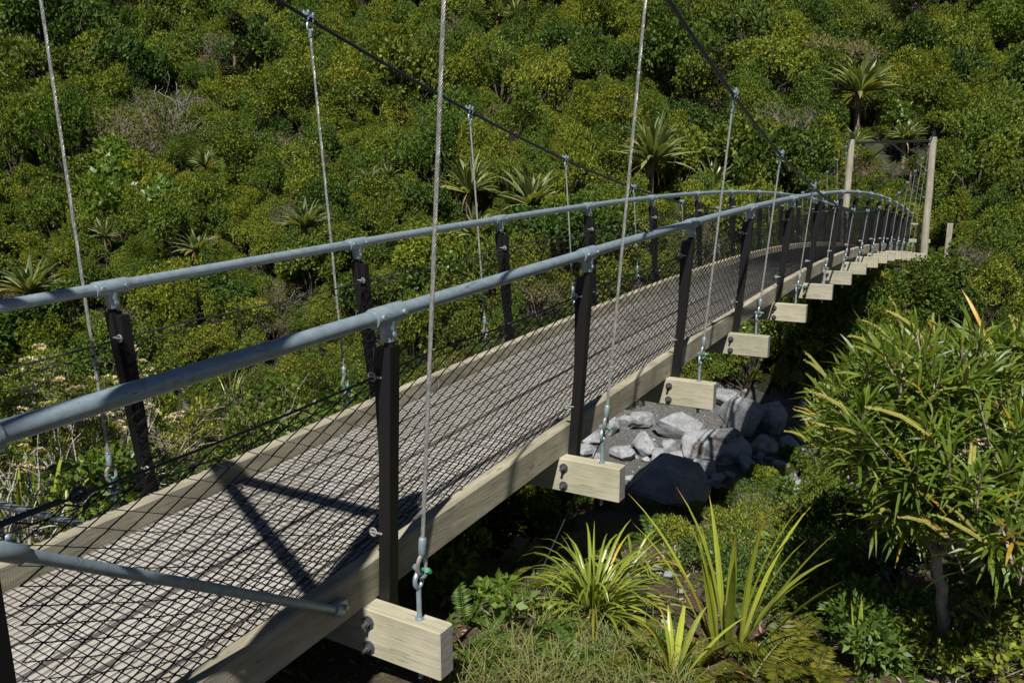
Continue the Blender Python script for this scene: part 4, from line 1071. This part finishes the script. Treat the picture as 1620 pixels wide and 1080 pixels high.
for i, (px, py) in enumerate([(880, 930), (770, 1020), (905, 1050), (1105, 1055), (1210, 960), (1170, 985), (1250, 1000), (1335, 1030), (1440, 1060), (1590, 1070), (1530, 1040), (960, 850), (1060, 820), (1090, 860), (830, 900), (750, 940), (780, 965), (735, 985), (800, 930), (850, 1010), (770, 1055), (1000, 1040), (1040, 1060), (740, 1030)]):
    b, _ = gp(px, py); fern('fern', 440 + i, b, int(rs.integers(6, 10)), rs.uniform(.16, .30), L_FRG if i % 3 else L_FRN, 'small fern in the undergrowth of the near bank', el=(68, 12), group='small ferns on the near bank')
# tussocks at the right edge
for i, (px, py, n, L) in enumerate([(1560, 1040, 60, .42), (1612, 930, 50, .5), (1500, 1070, 40, .36)]):
    b, _ = gp(px, py); clump('tussock', 40 + i, b, ['golden tussock in the bottom right corner', 'golden tussock at the right edge under the narrow leaved shrub', 'green tussock beside the foot of the bare trunk'][i], 'grass', [S_GRN], [dict(n=n, L=L, Wd=.006, e0=88, e1=45, droop=.5, spread=.06, seg=6)])
# bare twigs
def bare(name, seed, base, H, n, mat, label, r0=.006, lean=(0, 0), cat='bare shrub', spread=.5):
    rs = np.random.default_rng(seed); Q = []
    def grow(p, d, l, r, dep):
        m = 4; P = [p]
        for j in range(m): d = norm((d + rs.normal(0, .16, 3) + [0, 0, .03])[None])[0]; P.append(P[-1] + d * l / m)
        Q.append(tubeq(P, np.linspace(r, r * .6, m + 1), 5 if r > .004 else 3))
        if dep > 0:
            for _ in range(int(rs.integers(2, 4))):
                k = int(rs.integers(2, m + 1)); grow(P[k], norm((d + rs.normal(0, spread, 3) + [0, 0, .1])[None])[0], l * rs.uniform(.5, .8), r * .6, dep - 1)
    for _ in range(n): grow(np.zeros(3), norm(np.array([[lean[0] + rs.normal(0, .3), lean[1] + rs.normal(0, .3), 1.0]]))[0], H * rs.uniform(.4, .6), r0, 3)
    o = link(name, quads(name, np.concatenate(Q), [mat])); o.location = base; tag(o, label, cat); return o
for i, (px, py, H, mt, lean, lab) in enumerate([(1310, 980, .4, BARKG, (-.8, .2), 'bare grey twigs leaning left beside the yellow blade'), (1370, 880, .6, BARKG, (.2, 0), 'bare grey stems under the narrow leaved shrub'), (1600, 1040, .3, BARKG, (-1, -.1), 'bare pale twigs low in the bottom right corner'), (1420, 1000, .5, TWIG, (-.2, 0), 'bare brown twigs left of the forked trunk'), (1500, 560, .4, TWIG, (-.6, 0), 'thin bare twigs')][:4]):
    b, _ = gp(px, py); bare('bare_twigs', 60 + i, b, H, 4, mt, lab, lean=lean, r0=.006)
b, _ = gp(1255, 905); broadleaf('bright_leaf_shrub', 805, .2, .4, 6, 220, .05, .034, L_LIM, TWIG, b, label='pale bright leaved shrub behind the tall flax', up=.3, r0=.004)
for i, (px, py, R, H, n) in enumerate([(1575, 1078, .2, .28, 500), (1630, 1030, .24, .36, 600), (1490, 1085, .15, .2, 300), (1420, 1045, .16, .26, 350)]):
    b, _ = gp(px, py); broadleaf('sunlit_shrub', 860 + i, R, H, 7, n, .036, .02, L_MID if i % 2 else L_YEL, TWIG, b, label='small sunlit leafy shrub along the bottom right edge', group='sunlit shrubs along the bottom right edge', up=.5, r0=.004, sub=4)
b, _ = gp(1447, 1035)
mb = MB(); mb.tube([(0, 0, -.2), (-.01, 0, .06), (-.045, .01, .16)], [.04, .036, .033], 9); tag(mb.obj('cut_stump', BARKG, loc=b), 'pale sawn off stump at the foot of the bare trunk', 'stump')

# dry grass and litter on the near bank
rs = np.random.default_rng(91); mb = MB(); mbl = []
for _ in range(680):
    px = rs.uniform(690, 1090); py = rs.uniform(950, 1110)
    if px > 930 and py < 1010: continue
    P, dep = hit(px, py); 
    if P[0] < .95: continue
    strap_clump(mb, rs, int(rs.integers(2, 6)), rs.uniform(.08, .26), .0045, 88, 35, .7, base=(P[0], P[1], P[2] - .01), seg=4, spread=.02)
me = mb.mesh('dry_grass', [L_GRS]); tag(link('dry_grass', me), 'dry straw coloured grass on the bank beside the nearest transom', 'grass', kind='stuff')
n = 5200; Pn = []
while len(Pn) < n:
    x = rs.uniform(.3, 4.5); y = rs.uniform(1.6, 8.0); Pn.append((x, y, float(ground(x, y)) + .006))
Pn = np.array(Pn); D = rdir(rs, n); D[:, 2] *= .25; D = norm(D); N = norm(np.array([[0, 0, 1.0]]) + rs.normal(0, .35, (n, 3)))
LITTER = leafmat('dead_litter', [(0, (.10, .05, .03)), (.5, (.22, .12, .07)), (.8, (.34, .24, .15)), (1, (.42, .34, .24))], .8, .05, obj_dark=(1, 1, 1), obj_light=(1, 1, 1), spec=.1)
tag(link('leaf_litter', quads('leaf_litter', diamonds(Pn, D, N, rs.uniform(.02, .07, n), rs.uniform(.005, .018, n), .0), [LITTER])), 'reddish brown fallen leaves and needles on the bank', 'leaf litter', kind='stuff')
n = 22000; x = rs.uniform(.2, 5, n); y = rs.uniform(1.6, 9, n); LP = np.array(gp(1020, 960)[0]); k = (vnoise(x, y, 1.6, 9) + rs.normal(0, .3, n) > -.1) & ((np.hypot(x - LP[0], y - LP[1]) > .42) | (rs.random(n) < .12))
x, y = x[k], y[k]; n = len(x); Pn = np.stack([x, y, ground(x, y)], 1); D = norm(rdir(rs, n, .1) + [0, 0, .3]); N = norm(rdir(rs, n))
tag(link('ground_cover', quads('ground_cover', diamonds(Pn, D, N, rs.uniform(.02, .07, n), rs.uniform(.008, .022, n)), [L_FRG])), 'low green creeping plants over the bank', 'ground cover', kind='stuff')

# ---- left bank plants seen through the mesh
def lb(px, py, dist):
    p = CAM + ray(px, py) * dist; return (p[0], p[1], float(ground(p[0], p[1])))
def cream(seed, base, H, R, label):
    rs = np.random.default_rng(seed); o = empty('flowering_shrub', base, label=label, cat='shrub')
    C, r = lobes_for(rs, R, H, 9, (.24, .36))
    link('stem', quads('stem', twigs(rs, C, r, .008, 5), [BARKG]), o)
    link('foliage', quads('foliage', leafcloud(rs, C, r, 2200, .035, .011, up=.9), [L_YEL]), o)
    d = rdir(rs, 42, .1); li = rs.integers(0, len(C), 42); P = C[li] + d * r[li][:, None] * 1.12; Q = []
    for p in P:
        k = 46; q = rdir(rs, k, 0) * [1, 1, .5]; B = p + q * rs.uniform(.02, .042)
        Q.append(diamonds(B, norm(q + [0, 0, .6]), norm(rdir(rs, k)), np.full(k, .016), np.full(k, .012)))
    link('flower_head', quads('flower_head', np.concatenate(Q), [L_CRM]), o)['kind'] = 'stuff'
    return o
def zat(px, py, dist, H):   # ground point and the height that brings the plant top to that pixel
    p = CAM + ray(px, py) * dist; z = float(ground(p[0], p[1])); return (p[0], p[1], z), max(.3, p[2] - z)
for i, (px, py, dist, R, lab) in enumerate([(22, 520, 5.6, .42, 'cream flowered shrub at the left edge below the far handrail'), (100, 535, 6.0, .40, 'cream flowered shrub with golden leaves left of the first far post'), (205, 512, 6.6, .32, 'cream flowered shrub right behind the first far post'), (85, 590, 5.2, .34, 'low cream flowered shrub seen between the two handrails')]):
    b, H = zat(px, py, dist, 0); cream(900 + i, b, H, R, lab)
for i, (px, py, dist, H0, mt, lab) in enumerate([(60, 640, 5.0, .9, BARKG, 'bare pale branches of a dead shrub at the left edge'), (150, 640, 5.4, .9, TWIG, 'bare brown branches of a dead shrub below the cream flowers'), (230, 620, 5.8, .8, TWIG, 'bare reddish twigs behind the first far post'), (355, 650, 6.0, .7, TWIG, 'tangle of brown twigs beside the second far hanger'), (20, 760, 4.4, .6, BARKG, 'bare pale twigs behind the far pipe brace')]):
    b, H = zat(px, py, dist, 0); bare('bare_shrub', 70 + i, b, H * 1.1, 5, mt, lab, r0=.011)
for i, (px, py, dist, R, n, L, mt, lab) in enumerate([
  (215, 690, 4.9, .40, 900, .050, L_LIM, 'yellow green leafy shrub beside the foot of the first far post'), (140, 700, 4.7, .34, 700, .048, L_LIM, 'yellow green leafy shrub left of the first far hanger'), (60, 680, 4.9, .32, 600, .048, L_LIM, 'leafy shrub with yellowing leaves at the left edge'),
  (300, 700, 5.4, .38, 700, .050, L_DRK, 'dark leafy shrub between the first two far posts'), (520, 600, 6.6, .40, 500, .085, L_LIM, 'large leaved bright shrub around the second far hanger'), (455, 600, 7.2, .42, 900, .06, L_LIM, 'bright leafy shrub left of the second far hanger'), (640, 600, 7.6, .4, 900, .055, L_DRK, 'dark leafy shrub under the nearest post top'), (395, 590, 7.4, .44, 1200, .05, L_DRK, 'dark leafy shrub behind the tangle of twigs')]):
    b, H = zat(px, py, dist, 0)
    broadleaf('leafy_shrub', 920 + i, R, H, 9, n, L, L * .62, mt, TWIG, b, label=lab, up=.3, r0=.006, sub=5)
for i, (px, py, dist, n, L, lab) in enumerate([(62, 690, 4.6, 5, .5, 'upright yellow flax blades above the far pipe brace'), (100, 760, 4.3, 4, .4, 'short yellow blades beside the far edge board'), (15, 720, 4.5, 3, .45, 'yellow blades at the left edge'), (700, 520, 8.5, 16, .5, 'green rushes behind the deck right of the nearest hanger'), (360, 560, 7.8, 18, .5, 'golden rushes behind the second far post')]):
    b, H = zat(px, py, dist, 0); clump('upright_flax', 50 + i, (b[0], b[1], b[2] + max(0, H - L)), lab, 'flax', [S_YEL], [dict(n=n, L=L, Wd=.026 if i < 3 else .008, e0=88, e1=62, droop=.35, spread=.05, seg=6)])

# ---- hillside accents
def dead_tree(seed, px, py, hpx, label, mat=GREYB, n=4):
    rs = np.random.default_rng(seed); P, dep = hit(px, py, 1.1); H = hpx / FPX * dep * .95; Q = []
    def grow(p, d, l, r, k):
        m = 5; pp = [np.array(p, float)]
        for j in range(m): d = norm((d + rs.normal(0, .22, 3) + [0, 0, .06])[None])[0]; pp.append(pp[-1] + d * l / m)
        Q.append(tubeq(pp, np.linspace(r, r * .55, m + 1), 6))
        if k:
            for _ in range(2 if k < 3 else 3): grow(pp[int(rs.integers(2, m + 1))], norm((d + rs.normal(0, .55, 3))[None])[0], l * rs.uniform(.45, .75), r * .58, k - 1)
    for _ in range(n): grow((0, 0, 0), norm((np.array([0, 0, 1.0]) + rs.normal(0, .42, 3))[None])[0], H * .55, H * .026, 3)
    o = link('dead_tree', quads('dead_tree', np.concatenate(Q), [mat])); o.location = (P[0], P[1], P[2] - .7); tag(o, label, 'dead tree'); return o
dead_tree(1, 278, 196, 110, 'dead grey tree with broken bare limbs in the upper left of the hillside')
dead_tree(2, 345, 165, 60, 'slim dead grey trunk right of the larger dead tree', n=2)
dead_tree(3, 460, 85, 60, 'thin bare pale trunk left of the uppermost cable clamp', n=1)
dead_tree(4, 178, 40, 50, 'bare pale branches under the dark trees at the top left', n=3)
dead_tree(5, 375, 140, 50, 'short bare forked branch beside the slim dead trunk', n=2)
dead_tree(6, 782, 100, 36, 'thin bare twigs below the pair of distant flax', n=2)
def dark_tree(seed, px, py, wpx, hpx, label):
    rs = np.random.default_rng(seed); P, dep = hit(px, py + 14, .3); H = hpx / FPX * dep * 1.25; R = wpx / FPX * dep / 2 * 1.1
    o = empty('evergreen_tree', (P[0], P[1], float(ground(P[0], P[1]))), label=label, cat='tree', group='dark trees along the top of the hillside')
    mb = MB(); mb.tube([(0, 0, -.5), (.05, 0, H * .3), (0, .05, H * .75)], [R * .13, R * .10, R * .04], 8); mb.obj('trunk', BARK, o)
    n = 16; z = rs.uniform(.28, .98, n); a = rs.uniform(0, 6.28, n); rr = R * (1.05 - z * .75) * rs.uniform(.4, .9, n)
    C = np.stack([rr * np.cos(a), rr * np.sin(a), z * H], 1); r = R * rs.uniform(.22, .42, n) * (1.15 - .5 * z)
    link('crown', quads('crown', leafcloud(rs, C, r, 5200, .17, .06, up=.1, zmin=-.8), [L_CON]), o); return o
for i, a in enumerate([(30, 48, 130, 120, 'dark evergreen tree in the top left corner'), (110, 52, 110, 110, 'dark evergreen tree second from the top left corner'), (200, 42, 90, 90, 'dark evergreen tree above the bare pale branches'), (400, 34, 90, 80, 'dark evergreen tree at the top edge left of the far cable'),
  (575, 30, 120, 80, 'broad dark evergreen tree at the top edge right of the far cable'), (655, 40, 70, 60, 'small dark evergreen tree beside the broad one at the top edge'), (375, 160, 70, 120, 'olive evergreen tree beside the dead grey tree'), (125, 100, 60, 70, 'small dark evergreen tree below the corner trees'),
  (1440, 62, 120, 110, 'dense dark tree by the bare earth at the top right'), (1280, 20, 80, 60, 'dark evergreen tree at the top edge right of the near cable'), (1600, 100, 80, 90, 'dark tree at the right edge below the bare earth'), (1110, 200, 110, 110, 'dark rounded tree behind the third near hanger top'), (1560, 30, 80, 60, 'dark tree above the bare earth')]): dark_tree(300 + i, *a)
